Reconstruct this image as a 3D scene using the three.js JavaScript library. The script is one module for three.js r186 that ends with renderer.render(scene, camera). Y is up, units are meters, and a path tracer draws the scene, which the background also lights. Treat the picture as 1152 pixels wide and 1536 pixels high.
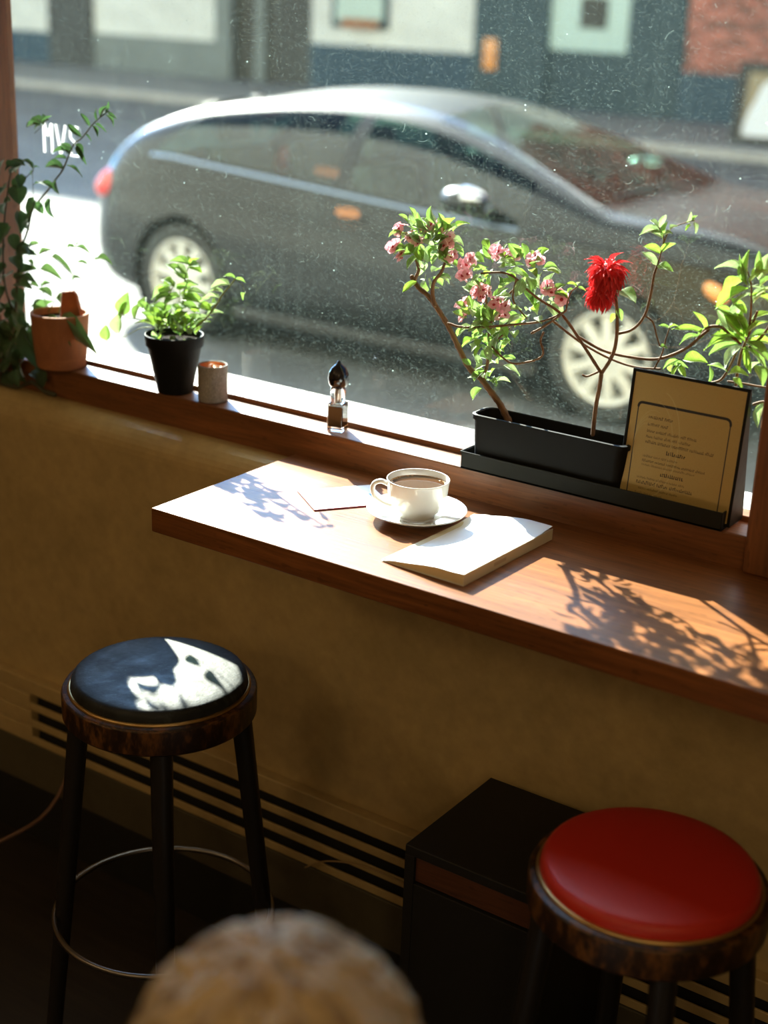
import * as THREE from 'three';
import { Sky } from 'three/addons/objects/Sky.js';
import { RoundedBoxGeometry } from 'three/addons/geometries/RoundedBoxGeometry.js';
import { MarchingCubes } from 'three/addons/objects/MarchingCubes.js';
import { mergeGeometries, mergeVertices } from 'three/addons/utils/BufferGeometryUtils.js';
import { RectAreaLightUniformsLib } from 'three/addons/lights/RectAreaLightUniformsLib.js';

// ---------------------------------------------------------------- camera, sky, sun, exposure
// World: x runs along the window wall, z points from the glass (z = 0) into the room, y up from the cafe floor.
const renderer = new THREE.WebGLRenderer({ antialias: true });
renderer.toneMapping = THREE.LinearToneMapping;
renderer.toneMappingExposure = 1.3;
renderer.shadowMap.enabled = true;
RectAreaLightUniformsLib.init();
const scene = new THREE.Scene();

const camera = new THREE.PerspectiveCamera(38.49, 0.75, 0.05, 300);
{
  const yaw = THREE.MathUtils.degToRad(34.184), pitch = THREE.MathUtils.degToRad(20.048), roll = THREE.MathUtils.degToRad(2.168);
  const f = new THREE.Vector3(-Math.sin(yaw) * Math.cos(pitch), -Math.sin(pitch), -Math.cos(yaw) * Math.cos(pitch));
  const r = new THREE.Vector3().crossVectors(f, new THREE.Vector3(0, 1, 0)).normalize(), u = new THREE.Vector3().crossVectors(r, f);
  const r2 = r.clone().multiplyScalar(Math.cos(roll)).addScaledVector(u, Math.sin(roll)), u2 = r.clone().multiplyScalar(-Math.sin(roll)).addScaledVector(u, Math.cos(roll));
  camera.position.set(1.1, 1.68, 1.9);
  camera.quaternion.setFromRotationMatrix(new THREE.Matrix4().makeBasis(r2, u2, f.clone().negate()));
  camera.focus = 2.14;
  camera.userData.fStop = 2.5;
}
const SUN = new THREE.Vector3(-1.52, 1, -1.04).normalize();      // towards the sun: it stands beyond the street, to the left
const sky = new Sky();
sky.name = 'sky';
sky.scale.setScalar(1000);
{
  const u = sky.material.uniforms;
  u.turbidity.value = 9.0; u.rayleigh.value = 0.36; u.mieCoefficient.value = 0.003; u.mieDirectionalG.value = 0.75;
  u.sunPosition.value.copy(SUN);
}
scene.add(sky);
scene.environmentIntensity = 1.35;
const sun = new THREE.DirectionalLight(new THREE.Color(1.0, 0.93, 0.80), 31);
sun.name = 'sun';
sun.position.copy(SUN).multiplyScalar(40);
sun.castShadow = true;
sun.shadow.mapSize.set(4096, 4096);
Object.assign(sun.shadow.camera, { left: -22, right: 22, top: 22, bottom: -22, near: 1, far: 90 });
sun.shadow.radius = 1;
scene.add(sun, sun.target);

// ---------------------------------------------------------------- helpers
let seed = 11;
const rnd = () => { seed |= 0; seed = (seed + 0x6D2B79F5) | 0; let t = Math.imul(seed ^ (seed >>> 15), 1 | seed); t = (t + Math.imul(t ^ (t >>> 7), 61 | t)) ^ t; return ((t ^ (t >>> 14)) >>> 0) / 4294967296; };
const rr = (a, b) => a + (b - a) * rnd();
const V = (x, y, z) => new THREE.Vector3(x, y, z);
const lin = (r, g, b) => new THREE.Color().setRGB(r, g, b);
const clamp = THREE.MathUtils.clamp, lerp = THREE.MathUtils.lerp, smooth = THREE.MathUtils.smoothstep;

function mesh(name, geo, mat, parent) {
  const m = new THREE.Mesh(geo, mat);
  m.name = name; m.castShadow = m.receiveShadow = true;
  parent.add(m);
  return m;
}
const used = new Map();
function numbered(name) { const n = used.get(name) ?? 0; used.set(name, n + 1); return n ? `${name}_${String(n).padStart(3, '0')}` : name; }
function thing(name, label, category, at = [0, 0, 0], turn = 0, group) {
  const g = new THREE.Group();
  g.name = numbered(name); g.position.set(...at); g.rotation.y = turn;
  g.userData = { label, category };
  if (group) g.userData.group = group;
  scene.add(g);
  return g;
}
function struct(name, geo, mat, label) {
  const m = mesh(name, geo, mat, scene);
  m.userData = { kind: 'structure', label, category: name.split('_')[0] };
  return m;
}
// uv in metres from position, by the axis a face points along
function uvMetres(g, along = 'x') {
  g = g.index ? g.toNonIndexed() : g;
  const p = g.attributes.position, uv = new Float32Array(p.count * 2), a = V(), b = V(), c = V();
  for (let i = 0; i < p.count; i += 3) {
    a.fromBufferAttribute(p, i); b.fromBufferAttribute(p, i + 1); c.fromBufferAttribute(p, i + 2);
    const n = b.clone().sub(a).cross(c.clone().sub(a)), x = Math.abs(n.x), y = Math.abs(n.y), z = Math.abs(n.z);
    [a, b, c].forEach((q, k) => {
      let u, v;
      if (y >= x && y >= z) [u, v] = along === 'z' ? [q.z, q.x] : [q.x, q.z];
      else if (z >= x) [u, v] = along === 'y' ? [q.y, q.x] : [q.x, q.y];
      else [u, v] = along === 'y' ? [q.y, q.z] : [q.z, q.y];
      uv[(i + k) * 2] = u; uv[(i + k) * 2 + 1] = v;
    });
  }
  g.setAttribute('uv', new THREE.BufferAttribute(uv, 2));
  return g;
}
function box(x0, x1, y0, y1, z0, z1, r = 0, along = 'x') {
  const w = x1 - x0, h = y1 - y0, d = z1 - z0;
  const g = r ? new RoundedBoxGeometry(w, h, d, 2, Math.min(r, w / 2.01, h / 2.01, d / 2.01)) : new THREE.BoxGeometry(w, h, d);
  g.translate((x0 + x1) / 2, (y0 + y1) / 2, (z0 + z1) / 2);
  return uvMetres(g, along);
}
function merge(list) {
  return mergeGeometries(list.map((g) => { g = g.index ? g.toNonIndexed() : g; for (const k of Object.keys(g.attributes)) if (!['position', 'normal', 'uv'].includes(k)) g.deleteAttribute(k); if (!g.attributes.uv) g.setAttribute('uv', new THREE.BufferAttribute(new Float32Array(g.attributes.position.count * 2), 2)); return g; }));
}
// a tube that tapers from r0 to r1 along a smooth line through points
function tube(points, r0, r1, seg = 0, radial = 7, knobs = 0) {
  const pts = points.map((p) => (p.isVector3 ? p : V(...p))), curve = pts.length > 1 && new THREE.CatmullRomCurve3(pts, false, 'centripetal');
  const n = seg || Math.max(4, pts.length * 5), g = new THREE.TubeGeometry(curve, n, 1, radial, false), p = g.attributes.position, c = V(), q = V();
  for (let i = 0; i <= n; i++) {
    curve.getPointAt(i / n, c);
    const r = lerp(r0, r1, i / n) * (1 + (knobs ? knobs * Math.max(0, Math.sin(i * 2.1)) * rr(0.4, 1) : 0));
    for (let j = 0; j <= radial; j++) {
      const k = i * (radial + 1) + j;
      q.fromBufferAttribute(p, k).sub(c).multiplyScalar(r).add(c);
      p.setXYZ(k, q.x, q.y, q.z);
    }
  }
  const caps = [0, 1].map((e) => new THREE.SphereGeometry(e ? r1 : r0, radial, 4).translate(...curve.getPointAt(e).toArray()));
  return merge([g, ...caps]);
}
const lathe = (pts, seg = 48) => new THREE.LatheGeometry(pts.map(([x, y]) => new THREE.Vector2(x, y)), seg);
// a closed outline given as [a, b] pairs, extruded; then set(a, b, depth) -> position
function prism(outline, depth, map, bevel = 0) {
  const s = new THREE.Shape(outline.map(([a, b]) => new THREE.Vector2(a, b)));
  const g = new THREE.ExtrudeGeometry(s, { depth, bevelEnabled: bevel > 0, bevelSize: bevel, bevelThickness: bevel, bevelSegments: 2, steps: 1, curveSegments: 8 });
  const p = g.attributes.position;
  for (let i = 0; i < p.count; i++) p.setXYZ(i, ...map(p.getX(i), p.getY(i), p.getZ(i)));
  const q = uvMetres(g);
  q.computeVertexNormals();
  return q;
}

// ---------------------------------------------------------------- textures (colour, grain, relief, print)
function hash2(x, y, s) { let h = Math.imul(x, 374761393) ^ Math.imul(y, 668265263) ^ Math.imul(s, 2147483647 ^ 97531); h = Math.imul(h ^ (h >>> 13), 1274126177); return ((h ^ (h >>> 16)) >>> 0) / 4294967296; }
// value noise that repeats with period px, py
function vnoise(x, y, px, py, s) {
  const ix = Math.floor(x), iy = Math.floor(y), fx = x - ix, fy = y - iy, u = fx * fx * (3 - 2 * fx), v = fy * fy * (3 - 2 * fy), w = (n, m) => ((n % m) + m) % m;
  const a = hash2(w(ix, px), w(iy, py), s), b = hash2(w(ix + 1, px), w(iy, py), s), c = hash2(w(ix, px), w(iy + 1, py), s), d = hash2(w(ix + 1, px), w(iy + 1, py), s);
  return lerp(lerp(a, b, u), lerp(c, d, u), v);
}
function texture(w, h, fn, srgb, rx = 1, ry = 1) {
  const data = new Uint8Array(w * h * 4);
  for (let y = 0; y < h; y++) for (let x = 0; x < w; x++) {
    const c = fn(x / w, y / h), o = (y * w + x) * 4;
    data[o] = clamp(c[0], 0, 1) * 255; data[o + 1] = clamp(c[1] ?? c[0], 0, 1) * 255; data[o + 2] = clamp(c[2] ?? c[0], 0, 1) * 255; data[o + 3] = 255;
  }
  const t = new THREE.DataTexture(data, w, h);
  t.wrapS = t.wrapT = THREE.RepeatWrapping; t.magFilter = THREE.LinearFilter; t.minFilter = THREE.LinearMipmapLinearFilter; t.generateMipmaps = true;
  if (srgb) t.colorSpace = THREE.SRGBColorSpace;
  t.repeat.set(rx, ry); t.needsUpdate = true;
  return t;
}
const again = (t, rx, ry) => { const c = t.clone(); c.repeat.set(rx, ry); c.needsUpdate = true; return c; };
const fbm = (u, v, f, s, fy = f) => 0.5 * vnoise(u * f, v * fy, f, fy, s) + 0.27 * vnoise(u * f * 2, v * fy * 2, f * 2, fy * 2, s + 1) + 0.23 * vnoise(u * f * 4, v * fy * 4, f * 4, fy * 4, s + 2);
// wood: grain along u; 1 tile = 1 m by 0.5 m
const woodMap = texture(1024, 512, (u, v) => {
  const wob = fbm(u, v, 3, 5, 8) * 0.09, g = vnoise(u * 6, (v + wob) * 40, 6, 40, 9), fine = vnoise(u * 24, (v + wob * 0.5) * 256, 24, 256, 3), pore = vnoise(u * 64, v * 256, 64, 256, 31) > 0.86 ? 0.10 : 0;
  const k = 0.80 + 0.16 * (g - 0.5) + 0.16 * (fine - 0.5) - pore + 0.14 * (fbm(u, v, 4, 77) - 0.5);
  return [k, k * 0.985, k * 0.96];
}, true, 1, 2);
const woodBump = texture(512, 512, (u, v) => [0.5 + 0.5 * (vnoise(u * 16, v * 256, 16, 256, 3) - 0.5)], false, 1, 2);
const plasterBump = texture(512, 512, (u, v) => [fbm(u, v, 24, 41)], false, 2.5, 2.5);
const plasterMap = texture(512, 512, (u, v) => { const k = 0.9 + 0.14 * (fbm(u, v, 6, 15) - 0.5) + 0.1 * (fbm(u, v, 60, 19) - 0.5); return [k, k, k * 0.98]; }, true, 1, 1);
const leatherBump = texture(512, 512, (u, v) => [fbm(u, v, 40, 23) * 0.7 + 0.3 * fbm(u, v, 8, 24)], false, 1, 1);
const scuffMap = texture(512, 512, (u, v) => { const a = fbm(u, v, 10, 61), b = fbm(u, v, 40, 65, 90); const k = 0.7 + 0.5 * (a - 0.5) + 0.55 * smooth(b, 0.6, 0.8) * a; return [k, k, k]; }, true, 1, 1);
const scuffRough = texture(512, 512, (u, v) => [0.45 + 0.35 * fbm(u, v, 12, 71) + 0.15 * (fbm(u, v, 50, 73) - 0.5)], false, 1, 1);
const grit = texture(512, 512, (u, v) => { const k = 0.82 + 0.3 * (vnoise(u * 256, v * 256, 256, 256, 81) - 0.5) + 0.2 * (fbm(u, v, 8, 83) - 0.5); return [k, k, k]; }, true, 1, 1);
const gritBump = texture(512, 512, (u, v) => [vnoise(u * 200, v * 200, 200, 200, 85) * 0.5 + 0.5 * fbm(u, v, 50, 86)], false, 1, 1);
const wornMap = texture(512, 256, (u, v) => { const a = fbm(u, v, 40, 91, 24), b = fbm(u, v, 8, 94, 3); const k = smooth(a + 0.5 * (b - 0.5), 0.3, 0.85); return [lerp(0.16, 0.46, k), lerp(0.10, 0.30, k), lerp(0.05, 0.14, k)]; }, true, 1, 1);
const leafMap = texture(256, 128, (u, v) => { const s = Math.abs(v - 0.5) * 2, rib = s < 0.05 ? 0.18 : 0, vein = Math.abs(((u * 9 + s * 2.2) % 1) - 0.5) > 0.45 ? 0.10 : 0; const k = 0.78 + rib + vein + 0.18 * (fbm(u, v, 8, 51) - 0.5); return [k, k, k]; }, true);
const clayMap = texture(512, 512, (u, v) => { const k = 0.86 + 0.22 * (fbm(u, v, 6, 111) - 0.5) + 0.14 * (fbm(u, v, 60, 112) - 0.5); return [k, k * 0.98, k * 0.96]; }, true);
const barkMap = texture(256, 256, (u, v) => { const k = 0.75 + 0.5 * (fbm(u, v, 8, 121, 30) - 0.5); return [k, k * 0.97, k * 0.92]; }, true);
const brickNoise = texture(512, 512, (u, v) => { const row = Math.floor(v * 32), c = hash2(Math.floor(u * 12 + (row % 2) * 0.5), row, 7), j = (v * 32) % 1 < 0.14 ? 1 : 0; const k = 0.75 + 0.4 * (c - 0.5) + 0.2 * (fbm(u, v, 16, 131) - 0.5); return j ? [0.72, 0.68, 0.62] : [k, k * 0.62, k * 0.54]; }, true, 0.4, 0.42);
const asphaltMap = texture(512, 512, (u, v) => { const k = 0.75 + 0.35 * (vnoise(u * 256, v * 256, 256, 256, 141) - 0.5) + 0.3 * (fbm(u, v, 5, 142) - 0.5); return [k, k, k]; }, true, 0.5, 0.5);

// ---------------------------------------------------------------- materials
const std = (color, roughness, extra = {}) => new THREE.MeshStandardMaterial({ color, roughness, ...extra });
const phys = (color, roughness, extra = {}) => new THREE.MeshPhysicalMaterial({ color, roughness, ...extra });
const M = {
  wood: phys(lin(0.34, 0.13, 0.042), 0.34, { map: woodMap, bumpMap: woodBump, bumpScale: 0.0002, specularIntensity: 0.55 }),
  sillWood: phys(lin(0.30, 0.115, 0.038), 0.42, { map: woodMap, bumpMap: woodBump, bumpScale: 0.0002 }),
  plaster: std(lin(0.62, 0.465, 0.22), 0.24, { map: plasterMap, bumpMap: plasterBump, bumpScale: 0.0006 }),
  roomWall: std(lin(0.42, 0.33, 0.22), 0.9, { map: plasterMap }),
  ceiling: std(lin(0.6, 0.55, 0.46), 0.9),
  floor: std(lin(0.035, 0.026, 0.018), 0.6, { map: woodMap }),
  blackPaint: std(lin(0.012, 0.012, 0.011), 0.55),
  heaterPaint: std(lin(0.58, 0.43, 0.20), 0.5, { map: plasterMap }),
  void: std(lin(0.006, 0.006, 0.006), 0.9),
  glass: phys(lin(0.88, 0.97, 0.935), 0, { transmission: 1, thickness: 0, ior: 1.5 }),
  solidGlass: phys(lin(1, 1, 1), 0.02, { transmission: 1, thickness: 0.01, ior: 1.5 }),
  stone: std(lin(0.62, 0.60, 0.55), 0.8, { map: grit }),
  blackPlastic: phys(lin(0.006, 0.0065, 0.006), 0.6, { specularIntensity: 0.3, bumpMap: gritBump, bumpScale: 0.0003 }),
  trayPlastic: phys(lin(0.012, 0.014, 0.011), 0.6, { specularIntensity: 0.4, bumpMap: gritBump, bumpScale: 0.0003 }),
  clay: std(lin(0.50, 0.20, 0.075), 0.8, { map: clayMap, bumpMap: gritBump, bumpScale: 0.0003 }),
  clayShard: std(lin(0.50, 0.14, 0.04), 0.85, { map: clayMap }),
  concrete: std(lin(0.42, 0.39, 0.33), 0.85, { map: grit, bumpMap: gritBump, bumpScale: 0.0004 }),
  copper: std(lin(0.75, 0.36, 0.16), 0.3, { metalness: 1 }),
  soil: phys(lin(0.035, 0.024, 0.016), 0.95, { specularIntensity: 0.1, map: grit, bumpMap: gritBump, bumpScale: 0.003 }),
  porcelain: phys(lin(0.80, 0.79, 0.74), 0.12, { clearcoat: 0.6, clearcoatRoughness: 0.05 }),
  coffee: phys(lin(0.06, 0.025, 0.008), 0.03),
  crema: std(lin(0.45, 0.24, 0.09), 0.35),
  paper: std(lin(0.80, 0.79, 0.75), 0.7),
  pages: std(lin(0.66, 0.57, 0.36), 0.85),
  redEdge: std(lin(0.28, 0.02, 0.05), 0.6),
  metal: std(lin(0.30, 0.29, 0.28), 0.28, { metalness: 1 }),
  legMetal: std(lin(0.014, 0.012, 0.010), 0.4),
  rimWorn: std(lin(0.9, 0.9, 0.9), 0.42, { map: wornMap, bumpMap: gritBump, bumpScale: 0.0003 }),
  brassBead: std(lin(0.62, 0.42, 0.17), 0.33, { metalness: 0.9 }),
  blackLeather: phys(lin(0.042, 0.050, 0.049), 0.9, { specularIntensity: 0.55, map: scuffMap, roughnessMap: scuffRough, bumpMap: leatherBump, bumpScale: 0.0005 }),
  redVinyl: phys(lin(0.58, 0.028, 0.015), 0.44, { bumpMap: leatherBump, bumpScale: 0.00025 }),
  rubber: std(lin(0.02, 0.022, 0.022), 0.8),
  leafGreen: phys(lin(0.28, 0.48, 0.09), 0.92, { map: leafMap, transmission: 0.6, thickness: 0, side: THREE.DoubleSide }),
  leafBright: phys(lin(0.35, 0.58, 0.07), 0.92, { map: leafMap, transmission: 0.62, thickness: 0, side: THREE.DoubleSide }),
  leafPale: phys(lin(0.42, 0.58, 0.22), 0.92, { map: leafMap, transmission: 0.58, thickness: 0, side: THREE.DoubleSide }),
  leafVine: phys(lin(0.075, 0.165, 0.05), 0.92, { map: leafMap, transmission: 0.45, thickness: 0, side: THREE.DoubleSide }),
  leafSlim: phys(lin(0.16, 0.30, 0.08), 0.92, { map: leafMap, transmission: 0.45, thickness: 0, side: THREE.DoubleSide }),
  stemBrown: std(lin(0.30, 0.17, 0.08), 0.8, { map: barkMap }),
  stemGreen: std(lin(0.16, 0.20, 0.05), 0.7),
  stemDark: std(lin(0.05, 0.05, 0.025), 0.75),
  petalPink: phys(lin(0.88, 0.50, 0.55), 0.92, { transmission: 0.35, thickness: 0, side: THREE.DoubleSide }),
  petalHeart: std(lin(0.42, 0.03, 0.05), 0.7),
  petalRed: phys(lin(0.66, 0.028, 0.03), 0.92, { transmission: 0.3, thickness: 0, side: THREE.DoubleSide }),
  carPaint: phys(lin(0.008, 0.010, 0.0105), 0.4, { clearcoat: 0.5, clearcoatRoughness: 0.12, specularIntensity: 0.3 }),
  carGlass: phys(lin(0.45, 0.66, 0.58), 0, { transmission: 1, thickness: 0, ior: 1.5 }),
  carInside: std(lin(0.05, 0.052, 0.05), 0.8),
  beltSkyLine: std(lin(0.22, 0.27, 0.34), 0.32, { metalness: 0.9 }),  // bluish metal standing for sky reflected on the car shoulder
  chrome: std(lin(0.7, 0.7, 0.7), 0.15, { metalness: 1 }),
  alloy: std(lin(0.58, 0.58, 0.54), 0.45, { metalness: 0.35 }),
  tailLamp: phys(lin(0.55, 0.02, 0.015), 0.15, { clearcoat: 1 }),
  amber: phys(lin(0.75, 0.27, 0.04), 0.2, { clearcoat: 1 }),
  asphalt: std(lin(0.16, 0.165, 0.17), 0.85, { map: asphaltMap }),
  pavement: std(lin(0.30, 0.30, 0.285), 0.85, { map: grit }),
  render: std(lin(0.86, 0.87, 0.82), 0.85, { map: again(plasterMap, 0.3, 0.3) }),
  renderGrey: std(lin(0.24, 0.27, 0.26), 0.85, { map: again(plasterMap, 0.3, 0.3) }),
  ownFront: std(lin(0.62, 0.60, 0.54), 0.9, { map: again(plasterMap, 0.3, 0.3) }),
  tealPaint: std(lin(0.022, 0.052, 0.062), 0.6),
  bluePaint: std(lin(0.020, 0.055, 0.080), 0.6),
  darkDoor: std(lin(0.045, 0.045, 0.035), 0.6),
  brick: std(lin(0.62, 0.55, 0.52), 0.9, { map: brickNoise }),
  shopGlass: phys(lin(0.30, 0.42, 0.36), 0.12, { clearcoat: 0.6 }),
  posterPrint: std(lin(0.75, 0.78, 0.80), 0.6),
};

// ================================================================ THE ROOM
const GY = -0.25;                                               // street level
const RX0 = -3.2, RX1 = 4.2, RZ1 = 5.0, RH = 2.9;              // inner room
const WX0 = -1.05, WX1 = 0.467, WY0 = 0.987, WY1 = 2.1;        // window opening
struct('floor', box(RX0 - 0.2, RX1 + 0.2, -0.2, 0, -0.06, RZ1 + 0.2), M.floor, 'dark stained wooden cafe floor');
struct('ceiling', box(RX0 - 0.2, RX1 + 0.2, RH, RH + 0.2, -0.06, RZ1 + 0.2), M.ceiling, 'plain cafe ceiling');
struct('wall_left', box(RX0 - 0.2, RX0, 0, RH, -0.06, RZ1 + 0.2), M.roomWall, 'side wall of the cafe');
struct('wall_right', box(RX1, RX1 + 0.2, 0, RH, -0.06, RZ1 + 0.2), M.roomWall, 'side wall of the cafe');
struct('wall_back', box(RX0, RX1, 0, RH, RZ1, RZ1 + 0.2), M.roomWall, 'wall of the cafe facing the window');
// window wall: a thick dwarf wall with a rounded shelf-like top, thinner above
{
  const R = 0.047, out = [[0.145, 0.0], [0.145, 0.932 - R]];
  for (let i = 1; i <= 8; i++) { const a = (i / 8) * Math.PI / 2; out.push([0.145 - R + R * Math.cos(a), 0.932 - R + R * Math.sin(a)]); }
  out.push([-0.06, 0.932], [-0.06, -0.25], [0.145, -0.25]);
  const w = struct('wall_window', prism(out, RX1 - RX0, (z, y, d) => [RX0 + d, y, z]), M.plaster, 'tan plaster wall with rounded top edge below the window');
  const up = (n, ...b) => mesh(n, box(...b), M.plaster, w);
  up('wall_side', RX0, -1.13, 0.93, RH, -0.06, 0.05);
  up('wall_side', 0.60, RX1, 0.93, RH, -0.06, 0.05);
  up('wall_top', -1.13, 0.60, WY1 + 0.06, RH, -0.06, 0.05);
}
struct('baseboard_window', box(RX0, RX1, 0, 0.128, 0.145, 0.152, 0.002), M.blackPaint, 'black painted baseboard under the heater');
// the wooden window: sill, bead, jambs, head, pane with its dust
{
  const w = new THREE.Group(); w.name = 'window_1'; scene.add(w);
  w.userData = { kind: 'structure', label: 'large shop window in a varnished wooden frame with dusty glass', category: 'window' };
  mesh('window_sill', box(RX0, 0.60, 0.925, WY0, -0.02, 0.09, 0.003), M.sillWood, w);
  mesh('glazing_bead', box(WX0, WX1, WY0 - 0.002, 0.9955, 0.010, 0.034, 0.002), M.sillWood, w);
  mesh('window_frame', box(-1.13, WX0, WY0 - 0.002, WY1 + 0.06, -0.01, 0.055, 0.003, 'y'), M.sillWood, w);
  mesh('window_frame', box(WX1, 0.60, 0.94, WY1 + 0.06, -0.02, 0.104, 0.004, 'y'), M.sillWood, w);
  mesh('window_frame', box(WX0, WX1, WY1, WY1 + 0.06, -0.02, 0.055, 0.003), M.sillWood, w);
  mesh('outer_sill', box(-1.13, 0.60, 0.955, 0.985, -0.10, -0.02, 0.004), M.stone, w);
  const pane = new THREE.PlaneGeometry(WX1 - WX0, WY1 - 0.99); pane.translate((WX0 + WX1) / 2, (WY1 + 0.99) / 2, 0.004);
  mesh('pane', pane, M.glass, w);
  // dust and water streaks dried on the inside of the glass: a thin matt film, thicker in specks and runs
  const dust = texture(2048, 2048, (u, v) => {
    const cloud = fbm(u, v, 6, 201), streak = fbm(u, v, 90, 205, 5), fine = vnoise(u * 700, v * 700, 700, 700, 207), fine2 = vnoise(u * 260, v * 340, 260, 340, 208);
    const a = 0.002 + 0.011 * cloud + 0.013 * smooth(streak, 0.45, 0.8) * cloud + 0.06 * Math.pow(fine, 4) * (0.3 + fine2);
    return [a];
  }, false, 1, 1);
  {   // specks, fibres and short scratches
    const d = dust.image.data, N = 2048, put = (x, y, a) => { x = ((Math.round(x) % N) + N) % N; y = ((Math.round(y) % N) + N) % N; const o = (y * N + x) * 4; d[o] = d[o + 1] = d[o + 2] = Math.min(255, Math.max(d[o], a * 255)); };
    for (let k = 0; k < 12000; k++) { const x = rnd() * N, y = rnd() * N, a = 0.04 + 0.22 * rnd() ** 3; put(x, y, a); if (rnd() < 0.3) { put(x + 1, y, a * 0.8); put(x, y + 1, a * 0.7); } }
    for (let k = 0; k < 120; k++) { const x = rnd() * N, y = rnd() * N, r = rr(1.0, 2.1), a = rr(0.3, 0.7); for (let i = -3; i <= 3; i++) for (let j = -3; j <= 3; j++) if (i * i + j * j < r * r) put(x + i, y + j, a); }
    for (let k = 0; k < 220; k++) { let x = rnd() * N, y = rnd() * N, t = rnd() * 7; const n = rr(5, 28), bend = rr(-0.12, 0.12), a = rr(0.06, 0.26); for (let i = 0; i < n; i++) { put(x, y, a); x += Math.cos(t); y += Math.sin(t); t += bend; } }
  }
  const film = pane.clone(); film.translate(0, 0, 0.0015);
  const dm = phys(lin(0.60, 0.78, 0.72), 1, { alphaMap: dust, transparent: true, transmission: 0.55, thickness: 0, specularIntensity: 0.2, side: THREE.DoubleSide });
  mesh('dust_film', film, dm, w).userData = { kind: 'stuff', label: 'grey dust, specks and dried runs on the pane' };
  // white vinyl letters on the glass, cut as strokes
  const stroke = (pts, wdt) => { const s = new THREE.Shape(); const [ax, ay, bx, by] = pts, dx = bx - ax, dy = by - ay, l = Math.hypot(dx, dy), nx = (-dy / l) * wdt / 2, ny = (dx / l) * wdt / 2; s.moveTo(ax + nx, ay + ny); s.lineTo(bx + nx, by + ny); s.lineTo(bx - nx, by - ny); s.lineTo(ax - nx, ay - ny); return new THREE.ShapeGeometry(s); };
  const cols = [
    [[0.003, 0, 0.003, 0.053], [0.004, 0.053, 0.010, 0.030], [0.010, 0.030, 0.017, 0.053], [0.017, 0, 0.017, 0.053]],
    [[0.0245, 0.053, 0.032, 0], [0.032, 0, 0.0415, 0.053]],
    [[0.050, 0.032, 0.050, 0.053], [0.050, 0.0515, 0.062, 0.0515], [0.062, 0.038, 0.062, 0.053], [0.050, 0.032, 0.0635, 0.018], [0.0635, 0, 0.0635, 0.020], [0.050, 0.0015, 0.0635, 0.0015], [0.050, 0, 0.050, 0.012]],
  ];
  const vinyl = std(lin(0.86, 0.88, 0.88), 0.6, { side: THREE.DoubleSide });
  const vt = phys(lin(0.86, 0.88, 0.88), 0.9, { transmission: 0.5, thickness: 0, side: THREE.DoubleSide });
  cols.forEach((c) => { const g = merge(c.map((q) => stroke(q, 0.0044))); g.scale(1.45, 1, 1); g.translate(-0.966, 1.357, 0.0072); mesh('letter', g, vt, w); });
}
// the rest of the cafe's own building, along the near side of the street
struct('wall_street_upper', box(-45, 30, RH + 0.2, 12, -0.06, 6), M.ownFront, 'upper storeys of the building the cafe is in');
struct('wall_street_left', box(-45, RX0 - 0.2, GY, RH + 0.2, -0.06, 6), M.ownFront, 'street front beside the cafe');
struct('wall_street_right', box(RX1 + 0.2, 30, GY, RH + 0.2, -0.06, 6), M.ownFront, 'street front beside the cafe');
// ---------------------------------------------------------------- added fill lamps, unseen behind the camera, lifting the dim room
const fillGlow = phys(lin(0.9, 0.8, 0.62), 0.9, { emissive: lin(1.0, 0.66, 0.32), emissiveIntensity: 0.9 });
function fillPendant(x, y, z, label) {
  const g = thing('added_globe_lamp', label, 'lamp', [x, y, z], 0, 'added paper globe lamps filling the cafe with light');
  const sh = new THREE.SphereGeometry(0.21, 40, 60), q = sh.attributes.position;
  for (let i = 0; i < q.count; i++) { const k = 1 + 0.012 * Math.cos(Math.asin(clamp(q.getY(i) / 0.21, -1, 1)) * 36); q.setXYZ(i, q.getX(i) * k, q.getY(i) * 0.95, q.getZ(i) * k); }
  sh.computeVertexNormals();
  mesh('lamp_globe', sh, fillGlow, g);
  mesh('lamp_cable', tube([[0, 0.19, 0], [0, RH - y, 0]], 0.004, 0.004, 4, 6), M.blackPaint, g);
  const l = new THREE.PointLight(lin(1, 0.70, 0.36), 0.80, 0, 2);
  l.name = 'globe_fill_light'; l.castShadow = true; l.shadow.radius = 9.5;
  g.add(l);
}
for (const [x, z] of [[-1.6, 2.6], [0.2, 3.6], [2.0, 2.8], [3.2, 4.2]]) fillPendant(x, 2.35, z, 'added paper globe lamp, unseen, filling the cafe with warm light');

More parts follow.
